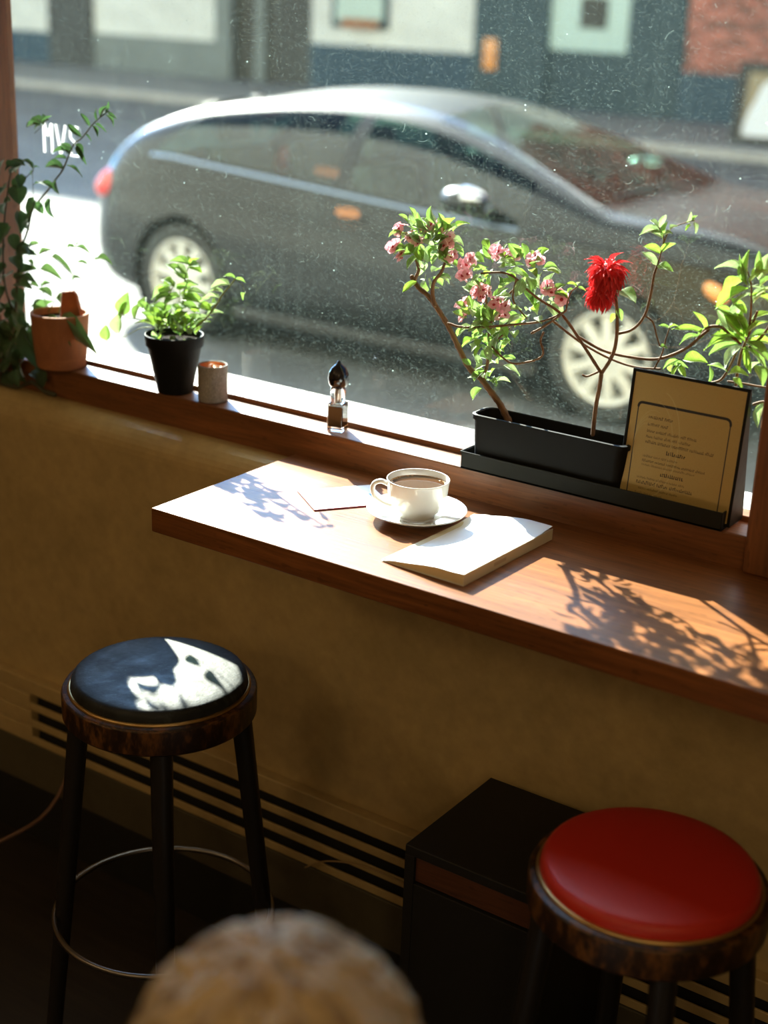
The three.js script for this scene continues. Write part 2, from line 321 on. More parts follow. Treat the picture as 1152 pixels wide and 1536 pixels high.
{   // side table and two amber lamps, added out of view for glows in the pane
  const t = thing('added_side_table', 'added small dark wooden side table, unseen, holding the amber lamps', 'table', [-2.5, 0, 3.1]);
  mesh('table_top', box(-0.3, 0.3, 0.70, 0.73, -0.25, 0.25, 0.006), M.floor, t);
  for (const [x, z] of [[-0.26, -0.21], [0.26, -0.21], [-0.26, 0.21], [0.26, 0.21]]) mesh('leg', box(x - 0.02, x + 0.02, 0, 0.70, z - 0.02, z + 0.02, 0.004), M.floor, t);
  const addedAmberLamp = (x, z, h, k, label) => {
    const a = thing('added_amber_lamp', label, 'lamp', [x, 0.73, z]);
    mesh('lamp_base', box(-0.03, 0.03, 0, 0.012 + h, -0.03, 0.03, 0.004), M.blackPaint, a);
    mesh('lamp_glass', new THREE.CapsuleGeometry(0.02, 0.075, 6, 16).rotateZ(Math.PI / 2).translate(0, 0.034 + h, 0), std(lin(0.9, 0.4, 0.1), 0.4, { emissive: lin(1, 0.36, 0.07), emissiveIntensity: 11 * k }), a);
    const l = new THREE.PointLight(lin(1, 0.4, 0.1), 0.06 * k, 0, 2); l.name = 'added_amber_light'; l.position.set(0, 0.034 + h, 0); l.castShadow = true; a.add(l);
  };
  addedAmberLamp(-2.46, 3.0, 0.004, 1, 'low added amber glass lamp, unseen, mirrored in the pane');
  addedAmberLamp(-2.585, 3.02, 0.155, 0.3, 'taller dim added amber glass lamp, unseen, mirrored in the pane');
}
// ================================================================ THE STREET

struct('floor_pavement', box(-60, 40, GY - 0.3, GY + 0.0, -3.0, -0.06), M.pavement, 'pale concrete pavement outside the window');
struct('floor_street', box(-60, 40, GY - 0.3, GY - 0.004, -15.4, -3.0), M.asphalt, 'asphalt street');
struct('floor_far_pavement', box(-60, 40, GY - 0.3, GY + 0.1, -19.4, -15.55), M.pavement, 'pavement across the street');
struct('trim_1', box(-60, 40, GY - 0.3, GY + 0.105, -15.55, -15.4, 0.01), M.stone, 'kerb across the street');
// far buildings: parts are panels, doors, windows and plinths
{
  const Z = -19.0, b = thing('shop_building', 'white rendered shop building with dark columns across the street', 'building', [0, 0, 0]);
  const P = (n, m, x0, x1, y0, y1, z0 = -0.3, z1 = 0, r = 0) => mesh(n, box(x0, x1, y0, y1, Z + z0, Z + z1, r), m, b);
  P('upper_wall', M.render, -46, -8.1, 2.9, 11.1, -8, 0);
  P('fascia', M.tealPaint, -46, -8.1, 2.5, 2.9, -0.3, 0.08);
  P('back_wall', M.tealPaint, -46, -8.1, GY, 2.5, -8, -0.3);
  P('wall_panel', M.render, -28, -21.35, 0.43, 2.5); P('plinth', M.bluePaint, -28, -21.35, GY, 0.43, -0.3, 0.03);
  P('column', M.darkDoor, -21.35, -20.16, GY, 2.5, -0.3, 0.06);
  P('wall_panel', M.render, -20.16, -17.1, 0.48, 2.5); P('plinth', M.renderGrey, -20.16, -17.1, GY, 0.48, -0.3, 0.03);
  P('pilaster', M.renderGrey, -17.1, -16.75, GY, 2.5, -0.3, 0.05);
  P('door', M.darkDoor, -16.75, -14.96, GY, 2.5, -0.3, -0.12);
  P('door_stile', M.renderGrey, -16.25, -16.05, GY, 2.5, -0.3, -0.05);
  P('wall_panel', M.render, -14.96, -11.69, 0.57, 2.5); P('plinth', M.bluePaint, -14.96, -11.69, GY, 0.57, -0.3, 0.03);
  const w = P('window', M.tealPaint, -14.52, -13.36, 0.85, 2.2, -0.05, 0.05, 0.01);
  mesh('pane', box(-14.42, -13.46, 0.95, 2.1, Z + 0.05, Z + 0.055), M.shopGlass, w);
  mesh('flower_box', box(-14.2, -13.5, 0.86, 1.0, Z + 0.06, Z + 0.2, 0.01), M.clay, w);
  P('column', M.tealPaint, -11.69, -10.36, GY, 2.5, -0.3, 0.05);
  P('notice', M.amber, -11.48, -11.25, 0.35, 0.82, 0.05, 0.07);
  const w2 = P('window', M.tealPaint, -10.46, -8.91, 0.62, 2.5, -0.3, -0.02, 0.01);
  mesh('pane', box(-10.36, -9.01, 0.72, 2.45, Z - 0.02, Z - 0.015), std(lin(0.42, 0.56, 0.50), 0.2), w2);
  mesh('display', box(-9.85, -9.4, 1.05, 1.5, Z - 0.015, Z + 0.01, 0.02), M.darkDoor, w2);
  P('plinth', M.tealPaint, -10.36, -9.01, GY, 0.62, -0.3, 0.0);
  P('column', M.tealPaint, -9.01, -8.1, GY, 2.5, -0.3, 0.04);
  const c = thing('brick_building', 'red brick building with dark blue plinth across the street', 'building', [0, 0, 0]);
  const Q = (n, m, ...a) => mesh(n, box(...a), m, c);
  Q('brick_wall', M.brick, -8.08, 30, 0.52, 11.1, Z - 8, Z + 0.02);
  Q('plinth', M.bluePaint, -8.1, 30, GY, 0.52, Z - 8, Z + 0.09);
  // pavement board
  const s = thing('pavement_board', 'black framed pavement board with a white poster on the far pavement', 'sign', [-5.65, GY + 0.1, -16.3], 0.1);
  const lean = (g, a) => g.rotateX(a);
  mesh('board', lean(box(-0.52, 0.52, 0.02, 1.0, -0.02, 0.02, 0.008), -0.13), M.blackPaint, s);
  mesh('back_board', lean(box(-0.5, 0.5, 0.02, 1.0, -0.02, 0.02, 0.008), 0.13).translate(0, 0, -0.27), M.blackPaint, s);
  const post = new THREE.Shape(); post.moveTo(-0.36, 0.11); post.bezierCurveTo(-0.40, 0.3, -0.26, 0.5, -0.22, 0.66); post.bezierCurveTo(-0.16, 0.86, 0.1, 0.88, 0.16, 0.70); post.bezierCurveTo(0.3, 0.5, 0.36, 0.3, 0.30, 0.11); post.closePath();
  const pg = new THREE.ExtrudeGeometry(post, { depth: 0.004, bevelEnabled: false }); pg.translate(0, 0, 0.0205);
  mesh('poster_paper', lean(box(-0.38, 0.38, 0.10, 0.88, 0.018, 0.0205), -0.13), std(lin(0.30, 0.24, 0.14), 0.7), s);
  mesh('poster_print', lean(pg, -0.13), M.posterPrint, s);
}

// ---------------------------------------------------------------- the car
{
  const CZ = -4.98, car = thing('car', 'dark grey three-door hatchback parked outside the window', 'car', [0, 0, 0]);
  const curve = (pts) => (x) => { let i = 0; while (i < pts.length - 2 && x > pts[i + 1][0]) i++; const [x0, y0] = pts[i], [x1, y1] = pts[i + 1], t = clamp((x - x0) / (x1 - x0), 0, 1), dx = x1 - x0; const m = (a, b) => (pts[b][1] - pts[a][1]) / (pts[b][0] - pts[a][0]); const m0 = i > 0 ? m(i - 1, i + 1) : m(i, i + 1), m1 = i < pts.length - 2 ? m(i, i + 2) : m(i, i + 1), t2 = t * t, t3 = t2 * t; return (2 * t3 - 3 * t2 + 1) * y0 + (t3 - 2 * t2 + t) * dx * m0 + (-2 * t3 + 3 * t2) * y1 + (t3 - t2) * dx * m1; };
  const W = curve([[-5.22, 0.66], [-5.15, 0.755], [-5.0, 0.83], [-4.7, 0.872], [-4.2, 0.88], [-2.0, 0.88], [-1.5, 0.86], [-1.2, 0.80], [-1.0, 0.70], [-0.92, 0.56]]);
  const YT = curve([[-5.22, 0.44], [-5.16, 0.52], [-5.08, 0.62], [-5.0, 0.70], [-4.89, 0.79], [-4.75, 0.875], [-4.5, 0.975], [-4.2, 1.045], [-3.8, 1.10], [-3.4, 1.115], [-3.0, 1.082], [-2.6, 0.975], [-2.25, 0.845], [-1.92, 0.72], [-1.8, 0.705], [-1.4, 0.68], [-1.15, 0.615], [-1.0, 0.50], [-0.92, 0.38]]);
  const YB0 = curve([[-5.22, 0.36], [-5.1, 0.50], [-4.9, 0.66], [-4.6, 0.715], [-4.26, 0.70], [-2.77, 0.605], [-1.92, 0.565], [-1.22, 0.51], [-1.0, 0.40], [-0.92, 0.28]]);
  const YL = curve([[-5.22, 0.02], [-5.0, -0.05], [-4.6, -0.09], [-1.5, -0.09], [-1.05, -0.06], [-0.92, 0.0]]);
  const NS = 10, NX = 300, X0 = -5.22, X1 = -0.92;
  const section = (x) => {
    const w = W(x), yt = YT(x), yb = Math.min(YB0(x), yt - 0.03), g = yt - yb, yl = YL(x), wr = Math.max(0.3 * w, 0.965 * w - 0.62 * g), yr = yb + g * 0.84;
    return new THREE.CatmullRomCurve3([V(0, yl, 0), V(0, yl, 0.86 * w), V(0, yl + 0.07, 0.965 * w), V(0, lerp(yl, yb, 0.42), w), V(0, lerp(yl, yb, 0.72), 0.992 * w), V(0, yb, 0.965 * w), V(0, yr, wr), V(0, yt - 0.02 * (1 + g * 0.6), 0.55 * wr), V(0, yt, 0)], false, 'centripetal');
  };
  const NT = 8 * NS, rows = [];
  for (let i = 0; i <= NX; i++) { const x = lerp(X0, X1, i / NX), c = section(x), row = []; for (let k = 0; k <= NT; k++) { const p = c.getPoint(k / NT); row.push([x, p.y, p.z]); } rows.push(row); }
  const wheels = [[-1.79, 0.06], [-4.41, 0.06]];
  const kindOf = (x, y, t, s) => {
    if (t > 0.9 && t < 5 && wheels.some(([a, b]) => Math.hypot(x - a, y - b) < 0.352)) return null;
    if (t > 5.1 && t < 5.87 && x > -4.66 + (t - 5) * 0.34 && x < -2.28) { if (Math.abs(x + 3.34) < 0.045) return s > 0 ? 'pillar' : 'pillar_far'; return s > 0 ? (x > -3.3 ? 'door_window' : 'quarter_window') : (x > -3.3 ? 'door_window_far' : 'quarter_window_far'); }
    if (t > 6.1 && x > -2.95 && x < -1.95) return 'windscreen';
    if (t > 6.15 && x > -5.05 && x < -4.80) return 'rear_window';
    return 'body';
  };
  const parts = {};
  for (let i = 0; i < NX; i++) for (let k = 0; k < NT; k++) for (const s of [1, -1]) {
    const a = rows[i][k], b = rows[i + 1][k], c = rows[i + 1][k + 1], d = rows[i][k + 1];
    const n = kindOf((a[0] + b[0]) / 2, (a[1] + c[1]) / 2, (k + 0.5) / NS, s);
    if (!n) continue;
    const q = (parts[n] ??= []), P = (v) => q.push(v[0], v[1], CZ + s * v[2]);
    if (s > 0) { P(a); P(b); P(c); P(a); P(c); P(d); } else { P(a); P(c); P(b); P(a); P(d); P(c); }
  }
  for (const i of [0, NX]) for (let k = 0; k < NT; k++) for (const s of [1, -1]) {   // the two ends
    const x = rows[i][0][0], m = [x, (rows[i][0][1] + rows[i][NT][1]) / 2, 0], a = rows[i][k], c = rows[i][k + 1], q = parts.body, P = (v) => q.push(v[0], v[1], CZ + s * v[2]);
    if ((s > 0) === (i === 0)) { P(m); P(a); P(c); } else { P(m); P(c); P(a); }
  }
  for (const [n, arr] of Object.entries(parts)) {
    let g = new THREE.BufferGeometry(); g.setAttribute('position', new THREE.Float32BufferAttribute(arr, 3));
    g = mergeVertices(g, 1e-4); g.computeVertexNormals();
    const name = n.replace('_far', '');
    mesh(name === 'pillar' ? 'door_pillar' : name, g, name === 'body' ? M.carPaint : name === 'pillar' ? M.blackPaint : M.carGlass, car);
  }
  // inside: floor tub, dashboard, seats
  mesh('cabin_floor', box(-4.9, -1.95, -0.02, 0.10, CZ - 0.72, CZ + 0.72, 0.03), M.carInside, car);
  mesh('dashboard', box(-2.35, -1.98, 0.15, 0.60, CZ - 0.7, CZ + 0.7, 0.08), M.carInside, car);
  for (const [x, z] of [[-3.05, 0.36], [-3.05, -0.36], [-4.05, 0.36], [-4.05, -0.36]]) {
    const st = mesh('car_seat', merge([box(x - 0.25, x + 0.25, 0.12, 0.28, CZ + z - 0.24, CZ + z + 0.24, 0.05), box(-0.07, 0.07, 0, 0.55, -0.24, 0.24, 0.06).rotateZ(0.22).translate(x - 0.25, 0.22, CZ + z)]), M.carInside, car);
    mesh('headrest', box(-0.05, 0.05, 0, 0.17, -0.13, 0.13, 0.045).rotateZ(0.15).translate(x - 0.39, 0.77, CZ + z), M.carInside, st);
  }
  mesh('steering_wheel', new THREE.TorusGeometry(0.18, 0.015, 8, 28).rotateY(Math.PI / 2).rotateZ(-0.35).translate(-2.5, 0.56, CZ - 0.36), M.blackPaint, car);
  // wheels
  const tyre = lathe([[0.215, -0.09], [0.235, -0.105], [0.285, -0.105], [0.305, -0.085], [0.31, -0.05], [0.31, 0.05], [0.305, 0.085], [0.285, 0.105], [0.235, 0.105], [0.215, 0.09]], 48).rotateX(Math.PI / 2);
  const rimG = lathe([[0.18, -0.06], [0.205, -0.06], [0.218, 0.07], [0.224, 0.098], [0.212, 0.102], [0.196, 0.085], [0.186, 0.02]], 48).rotateX(Math.PI / 2);
  const hubG = lathe([[0.0, 0.088], [0.03, 0.088], [0.055, 0.078], [0.065, 0.05], [0.065, 0]], 28).rotateX(Math.PI / 2);
  const discG = new THREE.CylinderGeometry(0.15, 0.15, 0.02, 32).rotateX(Math.PI / 2);
  const spokeG = prism([[-0.022, 0.04], [0.022, 0.04], [0.017, 0.2], [-0.017, 0.2]], 0.03, (x, y, d) => [x, y, 0.05 + d], 0.006);
  for (const [x, y] of wheels) for (const s of [1, -1]) {
    const wh = mesh('wheel_tyre', tyre, M.rubber, car); wh.position.set(x, y, CZ + s * 0.76); if (s < 0) wh.rotation.y = Math.PI;
    mesh('wheel_rim', rimG, M.alloy, wh); mesh('wheel_hub', hubG, M.alloy, wh); mesh('brake_disc', discG, M.darkDoor, wh);
    for (let k = 0; k < 10; k++) mesh('spoke', spokeG, M.alloy, wh).rotation.z = (k / 10) * Math.PI * 2 + 0.1;
    const liner = new THREE.CylinderGeometry(0.36, 0.36, 0.5, 32, 1, true).rotateX(Math.PI / 2); liner.translate(x, y, CZ + s * 0.6);
    mesh('arch_liner', liner, std(lin(0.01, 0.01, 0.01), 0.9, { side: THREE.DoubleSide }), car);
  }
  // small parts: mirrors, lamps, handle, aerial, trim
  for (const s of [1, -1]) {
    const mr = mesh('wing_mirror', new THREE.SphereGeometry(1, 24, 16).scale(0.125, 0.062, 0.075).translate(-2.52, 0.715, CZ + s * 0.98), M.carPaint, car);
    mesh('mirror_cap', new THREE.SphereGeometry(1, 24, 12, Math.PI * 0.55, Math.PI * 0.9, 0, Math.PI * 0.42).scale(0.128, 0.066, 0.078).translate(-2.52, 0.717, CZ + s * 0.98), M.chrome, mr);
    mesh('mirror_stalk', box(-2.5, -2.42, 0.64, 0.68, CZ + s * 0.9 - 0.07, CZ + s * 0.9 + 0.07, 0.015), M.blackPaint, mr);
    const tl = new THREE.SphereGeometry(1, 24, 16).scale(0.14, 0.075, 0.05); tl.rotateZ(0.55); tl.rotateY(s * 0.35); tl.translate(-4.98, 0.54, CZ + s * 0.775);
    mesh('tail_lamp', tl, M.tailLamp, car);
    const hl = new THREE.SphereGeometry(1, 24, 16).scale(0.17, 0.07, 0.06); hl.rotateZ(-0.25); hl.rotateY(-s * 0.65); hl.translate(-1.07, 0.40, CZ + s * 0.66);
    mesh('head_lamp', hl, M.chrome, car);
    const mk = new THREE.SphereGeometry(1, 20, 12).scale(0.075, 0.036, 0.02); mk.rotateZ(-0.35); mk.rotateY(-s * 0.2); mk.translate(-1.31, 0.435, CZ + s * 0.825);
    mesh('side_marker', mk, M.amber, car);
    mesh('belt_sky_line', tube(Array.from({ length: 16 }, (_, i) => { const x = lerp(-4.62, -2.3, i / 15); return [x, YB0(x) + 0.004, CZ + s * (0.965 * W(x) + 0.002)]; }), 0.011, 0.009, 40, 8), M.beltSkyLine, car);  // added strip imitating the line of sky reflected along the shoulder
    mesh('hood_crease', tube(Array.from({ length: 12 }, (_, i) => { const x = lerp(-2.25, -1.12, i / 11); return [x, YB0(x) + 0.004, CZ + s * (0.965 * W(x) - 0.006)]; }), 0.013, 0.012, 30, 8), M.carPaint, car);
    mesh('door_handle', box(-3.36, -3.16, 0.525, 0.553, CZ + s * 0.868 - 0.02, CZ + s * 0.868 + 0.02, 0.012), M.carPaint, car);
    mesh('sill_trim', box(-4.05, -2.15, -0.10, -0.03, CZ + s * 0.80 - 0.06, CZ + s * 0.80 + 0.06, 0.02), M.blackPaint, car);
  }
  mesh('aerial', merge([box(-4.62, -4.48, 0.95, 0.995, CZ - 0.03, CZ + 0.03, 0.01), tube([[-4.52, 0.99, CZ], [-4.62, 1.045, CZ]], 0.012, 0.006, 4, 8)]), M.blackPaint, car);
  mesh('roof_spoiler', prism([[-4.86, 0.835], [-4.82, 0.865], [-4.6, 0.955], [-4.5, 0.985], [-4.5, 0.955], [-4.7, 0.86]], 0.9, (x, y, d) => [x, y, CZ - 0.45 + d], 0.01), M.carPaint, car);
  mesh('wiper', tube([[-1.93, 0.735, CZ - 0.35], [-2.0, 0.745, CZ + 0.1], [-2.02, 0.73, CZ + 0.42]], 0.008, 0.006, 8, 6), M.blackPaint, car);
}

// ================================================================ FURNITURE AND FITTINGS
{
  const b = thing('window_bar', 'varnished brown wooden bar counter fixed below the window sill', 'counter', [0, 0, 0]);
  mesh('counter_top', box(-0.31, 2.4, 0.903, 0.94, 0.088, 0.43, 0.0025), M.wood, b);
  for (const x of [0.75, 1.9]) mesh('bracket', merge([box(x - 0.015, x + 0.015, 0.70, 0.903, 0.146, 0.165), box(x - 0.015, x + 0.015, 0.885, 0.903, 0.146, 0.38)]), M.blackPaint, b);
}
{   // low convector heater along the foot of the wall: left a closed cover of boards, right open slats
  const h = thing('wall_heater', 'tan painted slatted heater running along the foot of the wall', 'heater', [0, 0, 0]);
  const B = (n, m, ...a) => mesh(n, box(...a), m, h);
  const xl = -0.895, xr = 3.0, z0 = 0.1455, zf = 0.168;
  B('back_panel', M.void, xl, xr, 0.22, 0.372, z0, z0 + 0.002);  // black sheet standing for the shade in the recess behind the slats
  B('top_rail', M.heaterPaint, RX0 + 0.02, xr, 0.343, 0.374, z0, zf, 0.003);
  for (const y of [0.316, 0.279, 0.242]) B('slat', M.heaterPaint, xl, xr, y - 0.0075, y + 0.0075, zf - 0.006, zf - 0.001, 0.0015);
  for (const [a, b] of [[0.308, 0.3415], [0.2715, 0.3065], [0.2345, 0.27]]) B('cover_board', M.heaterPaint, RX0 + 0.02, xl, a, b, z0, zf, 0.003);
  B('kick_panel', std(lin(0.10, 0.085, 0.05), 0.6, { map: plasterMap }), RX0 + 0.02, xr, 0.131, 0.226, z0, zf - 0.008, 0.003);
}
{   // black box by the wall with a brown slot
  const c = thing('black_cabinet', 'small black cabinet with a brown slot standing against the wall', 'cabinet', [0, 0, 0]);
  const B = (n, m, ...a) => mesh(n, box(...a), m, c);
  const x0 = 0.142, x1 = 0.362, z0 = 0.172, z1 = 0.405, t = 0.016;
  const bm = std(lin(0.006, 0.006, 0.006), 0.65);
  B('top', bm, x0, x1, 0.522, 0.538, z0, z1, 0.002);
  B('side_panel', bm, x0, x0 + t, 0, 0.522, z0, z1, 0.001); B('side_panel', bm, x1 - t, x1, 0, 0.522, z0, z1, 0.001);
  B('back_panel', bm, x0 + t, x1 - t, 0, 0.522, z0, z0 + 0.008);
  B('front_panel', bm, x0 + t, x1 - t, 0.004, 0.478, z1 - 0.016, z1 - 0.001, 0.001);
  B('drawer_front', std(lin(0.16, 0.055, 0.022), 0.6, { map: woodMap }), x0 + t, x1 - t, 0.481, 0.519, z1 - 0.02, z1 - 0.005, 0.001);
}
// stools: padded seat, worn ring, four splayed legs, foot ring
function stool(label, at, turn, pad, worn) {
  const s = thing('bar_stool', label, 'stool', at, turn);
  const H = 0.69, prof = [[0.0001, 0.020]];
  for (let i = 1; i <= 10; i++) { const r = 0.121 * i / 10; prof.push([r, 0.020 - 0.006 * (i / 10) ** 3]); }
  prof.push([0.1265, 0.011], [0.1295, 0.005], [0.1305, -0.003], [0.128, -0.008]);
  const padG = lathe(prof.reverse(), 72); padG.translate(0, H, 0);
  const q = padG.attributes.position, uv = padG.attributes.uv;
  for (let i = 0; i < q.count; i++) uv.setXY(i, q.getX(i) * 3, q.getZ(i) * 3);
  mesh('seat_pad', padG, pad, s);
  mesh('pad_piping', new THREE.TorusGeometry(0.1315, 0.0036, 8, 72).rotateX(Math.PI / 2).translate(0, H - 0.006, 0), worn, s);
  const ringG = lathe([[0.124, -0.05], [0.140, -0.05], [0.1435, -0.046], [0.144, -0.012], [0.1415, -0.007], [0.126, -0.006]], 72); ringG.translate(0, H, 0);
  const ru = ringG.attributes.uv; for (let i = 0; i < ru.count; i++) ru.setXY(i, ru.getX(i) * 3, ru.getY(i) * 0.4);
  mesh('seat_ring', ringG, M.rimWorn, s);
  mesh('seat_base', new THREE.CylinderGeometry(0.125, 0.125, 0.008, 48).translate(0, H - 0.042, 0), M.legMetal, s);
  const R = (y) => lerp(0.185, 0.118, y / (H - 0.045));
  const leg = tube([[0.185, 0.006, 0], [R(0.3), 0.3, 0], [0.118, H - 0.045, 0]], 0.0125, 0.0165, 8, 10);
  for (let k = 0; k < 4; k++) {
    const l = mesh('leg', leg, M.legMetal, s); l.rotation.y = k * Math.PI / 2;
    mesh('foot', new THREE.CylinderGeometry(0.015, 0.016, 0.012, 14).translate(0.185, 0.006, 0), M.rubber, l);
  }
  mesh('foot_ring', new THREE.TorusGeometry(R(0.29) + 0.014, 0.0048, 10, 80).rotateX(Math.PI / 2).translate(0, 0.29, 0), M.metal, s);
  return s;
}
stool('round bar stool with a scuffed black leather seat', [-0.263, 0, 0.467], 0.762, M.blackLeather, M.brassBead);
stool('round bar stool with a red vinyl seat beside black cabinet', [0.533, 0, 0.473], 0.62, M.redVinyl, M.brassBead);
// cables
{
  const c = mesh('floor_cable', tube([[-0.777, 0.25, 0.170], [-0.772, 0.222, 0.19], [-0.76, 0.191, 0.23], [-0.754, 0.172, 0.28], [-0.753, 0.170, 0.33], [-0.77, 0.162, 0.40], [-0.85, 0.11, 0.52], [-1.0, 0.03, 0.62], [-1.15, 0.004, 0.66], [-1.5, 0.004, 0.62]], 0.0035, 0.0035, 40, 8), std(lin(0.20, 0.11, 0.07), 0.6), scene);
  c.userData = { label: 'thin brown cable looping from the heater down to the floor', category: 'cable' };
  const d = mesh('heater_wire', tube([[-0.21, 0.232, 0.172], [-0.17, 0.262, 0.176], [-0.12, 0.283, 0.18], [-0.07, 0.292, 0.18], [0.0, 0.288, 0.178], [0.10, 0.262, 0.176], [0.139, 0.250, 0.176]], 0.0014, 0.0014, 30, 6), std(lin(0.38, 0.26, 0.12), 0.6), scene);
  d.userData = { label: 'fine tan wire arching over the heater slats beside black cabinet', category: 'wire' };
}

// ================================================================ ON THE COUNTER
{
  const s = thing('saucer', 'round white porcelain saucer under the coffee cup', 'saucer', [0.012, 0.94, 0.213]);
  mesh('dish', lathe([[0.0001, 0.004], [0.034, 0.004], [0.037, 0.0065], [0.055, 0.0105], [0.072, 0.0165], [0.0735, 0.0155], [0.0725, 0.0145], [0.056, 0.0075], [0.042, 0.003], [0.041, 0.0], [0.037, 0.0], [0.036, 0.002], [0.0001, 0.002]].reverse(), 72), M.porcelain, s);
  const c = thing('coffee_cup', 'white porcelain cup full of coffee standing on a saucer', 'cup', [0.012, 0.9445, 0.213], -2.53);
  mesh('bowl', lathe([[0.0001, 0.003], [0.022, 0.003], [0.024, 0.0], [0.0265, 0.0], [0.0275, 0.004], [0.035, 0.012], [0.041, 0.024], [0.0440, 0.038], [0.0455, 0.053], [0.0462, 0.0560], [0.0452, 0.0570], [0.0438, 0.0560], [0.0418, 0.040], [0.037, 0.024], [0.030, 0.012], [0.015, 0.007], [0.0001, 0.0065]], 72), M.porcelain, c);
  const h = tube([[0.0435, 0.047, 0], [0.054, 0.051, 0], [0.0635, 0.047, 0], [0.0655, 0.037, 0], [0.0605, 0.026, 0], [0.049, 0.018, 0], [0.039, 0.0145, 0]], 0.0036, 0.0036, 30, 10); h.scale(1, 1, 1.35);
  mesh('handle', h, M.porcelain, c);
  mesh('coffee', new THREE.CircleGeometry(0.0429, 64).rotateX(-Math.PI / 2).translate(0, 0.0478, 0), M.coffee, c);
  const cr = []; for (let i = 0; i < 26; i++) { const a = rr(0, 6.283), r = rr(0.0375, 0.0424); cr.push(new THREE.SphereGeometry(rr(0.0012, 0.003), 8, 5).scale(1, 0.22, 1).translate(Math.cos(a) * r, 0.0479, Math.sin(a) * r)); }
  mesh('crema', merge([new THREE.RingGeometry(0.0395, 0.0429, 64).rotateX(-Math.PI / 2).translate(0, 0.0480, 0), ...cr]), M.crema, c);
}
{   // paperback notebook, its cover curling up at the back edge, thinner at the open side
  const n = thing('notebook', 'white paperback notebook with curling cover lying on the counter', 'book', [0.138, 0.94, 0.272], -0.03);
  const w = 0.132, d = 0.226, th = (u) => lerp(0.0045, 0.0165, smooth(u, 0, 0.75));        // u: 0 open side, 1 spine
  const lift = (u, v) => 0.004 * smooth(v, 0.75, 1) * (1 - u) + 0.0035 * smooth(v, 0.8, 1) * u;
  const grid = (fn, nu = 24, nv = 30) => { const g = new THREE.PlaneGeometry(1, 1, nu, nv), p = g.attributes.position; for (let i = 0; i < p.count; i++) p.setXYZ(i, ...fn(p.getX(i) + 0.5, p.getY(i) + 0.5)); g.computeVertexNormals(); return g; };
  const xy = (u, v) => [(u - 0.5) * w, (0.5 - v) * d];     // v: 0 front edge, 1 back edge
  // page block: closed slab
  const slab = (top, bot, inset) => {
    const f = (y) => (u, v) => { const [x, z] = xy(lerp(inset, 1 - inset * 0.2, u), lerp(inset, 1 - inset, v)); return [x, y(u, v), z]; };
    const side = (p, a, b) => grid((s, t) => { const [u, v] = p(s); const A = f(a)(u, v), B = f(b)(u, v); return A.map((q, i) => lerp(q, B[i], t)); }, 24, 1);
    return merge([grid(f(top)), grid(f(bot)), side((s) => [s, 0], bot, top), side((s) => [s, 1], bot, top), side((s) => [0, s], bot, top), side((s) => [1, s], bot, top)]);
  };
  const pm = M.pages.clone(); pm.side = THREE.DoubleSide; const cm = M.paper.clone(); cm.side = THREE.DoubleSide;
  mesh('pages', slab((u, v) => th(u) - 0.0006, () => 0.0009, 0.012), pm, n);
  mesh('back_cover', slab(() => 0.0008, () => 0.0002, 0), cm, n);
  const curl = (u, v) => th(u) + lift(u, v) - 0.003 * smooth(1 - v, 0.86, 1) * smooth(u, 0.1, 0.5) * (1 - smooth(u, 0.85, 1)) * 0.4 - 0.0028 * (1 - smooth(u, 0, 0.16));
  mesh('front_cover', slab((u, v) => curl(u, v) + 0.0004, (u, v) => curl(u, v) - 0.0001, 0), cm, n);
  mesh('spine', box(w / 2 - 0.0003, w / 2 + 0.0007, 0.0003, 0.0166, -d / 2, d / 2), std(lin(0.66, 0.63, 0.48), 0.75), n);
  mesh('spine_mark', box(w / 2 + 0.0007, w / 2 + 0.001, 0.006, 0.011, 0.01, 0.04), std(lin(0.5, 0.44, 0.32), 0.8), n);
}
{   // postcard with pale blue print
  const cv = document.createElement('canvas'); cv.width = 512; cv.height = 320; const x = cv.getContext('2d');
  x.fillStyle = '#efeeea'; x.fillRect(0, 0, 512, 320);
  x.fillStyle = '#5f93bd'; x.beginPath(); x.ellipse(165, 175, 72, 34, -0.5, 0, 7); x.fill(); x.beginPath(); x.ellipse(120, 120, 46, 16, -0.3, 0, 7); x.fill();
  x.fillStyle = '#eef0f0'; x.beginPath(); x.ellipse(170, 168, 18, 10, 0, 0, 7); x.fill();
  x.fillStyle = '#4f86b8'; x.beginPath(); x.ellipse(420, 175, 52, 40, 0.2, 0, 7); x.fill(); x.fillRect(395, 90, 16, 60);
  x.strokeStyle = '#555a60'; x.lineWidth = 4; x.beginPath(); for (let i = 0; i < 26; i++) x.lineTo(215 + i * 6, 88 + 9 * Math.sin(i * 1.9) + (i > 10 ? 5 : 0)); x.stroke();
  const t = new THREE.CanvasTexture(cv); t.colorSpace = THREE.SRGBColorSpace;
  const p = thing('postcard', 'white postcard with pale blue drawings beside the saucer', 'card', [-0.121, 0.94, 0.213], -0.12);
  const g = new THREE.BoxGeometry(0.118, 0.0016, 0.088); g.translate(0, 0.0012, 0);
  mesh('card', g, M.redEdge, p);
  mesh('print', new THREE.PlaneGeometry(0.117, 0.087).rotateX(-Math.PI / 2).translate(0, 0.0022, 0), std(lin(1, 1, 1), 0.5, { map: t }), p);
  p.rotation.y = 0.95;
}

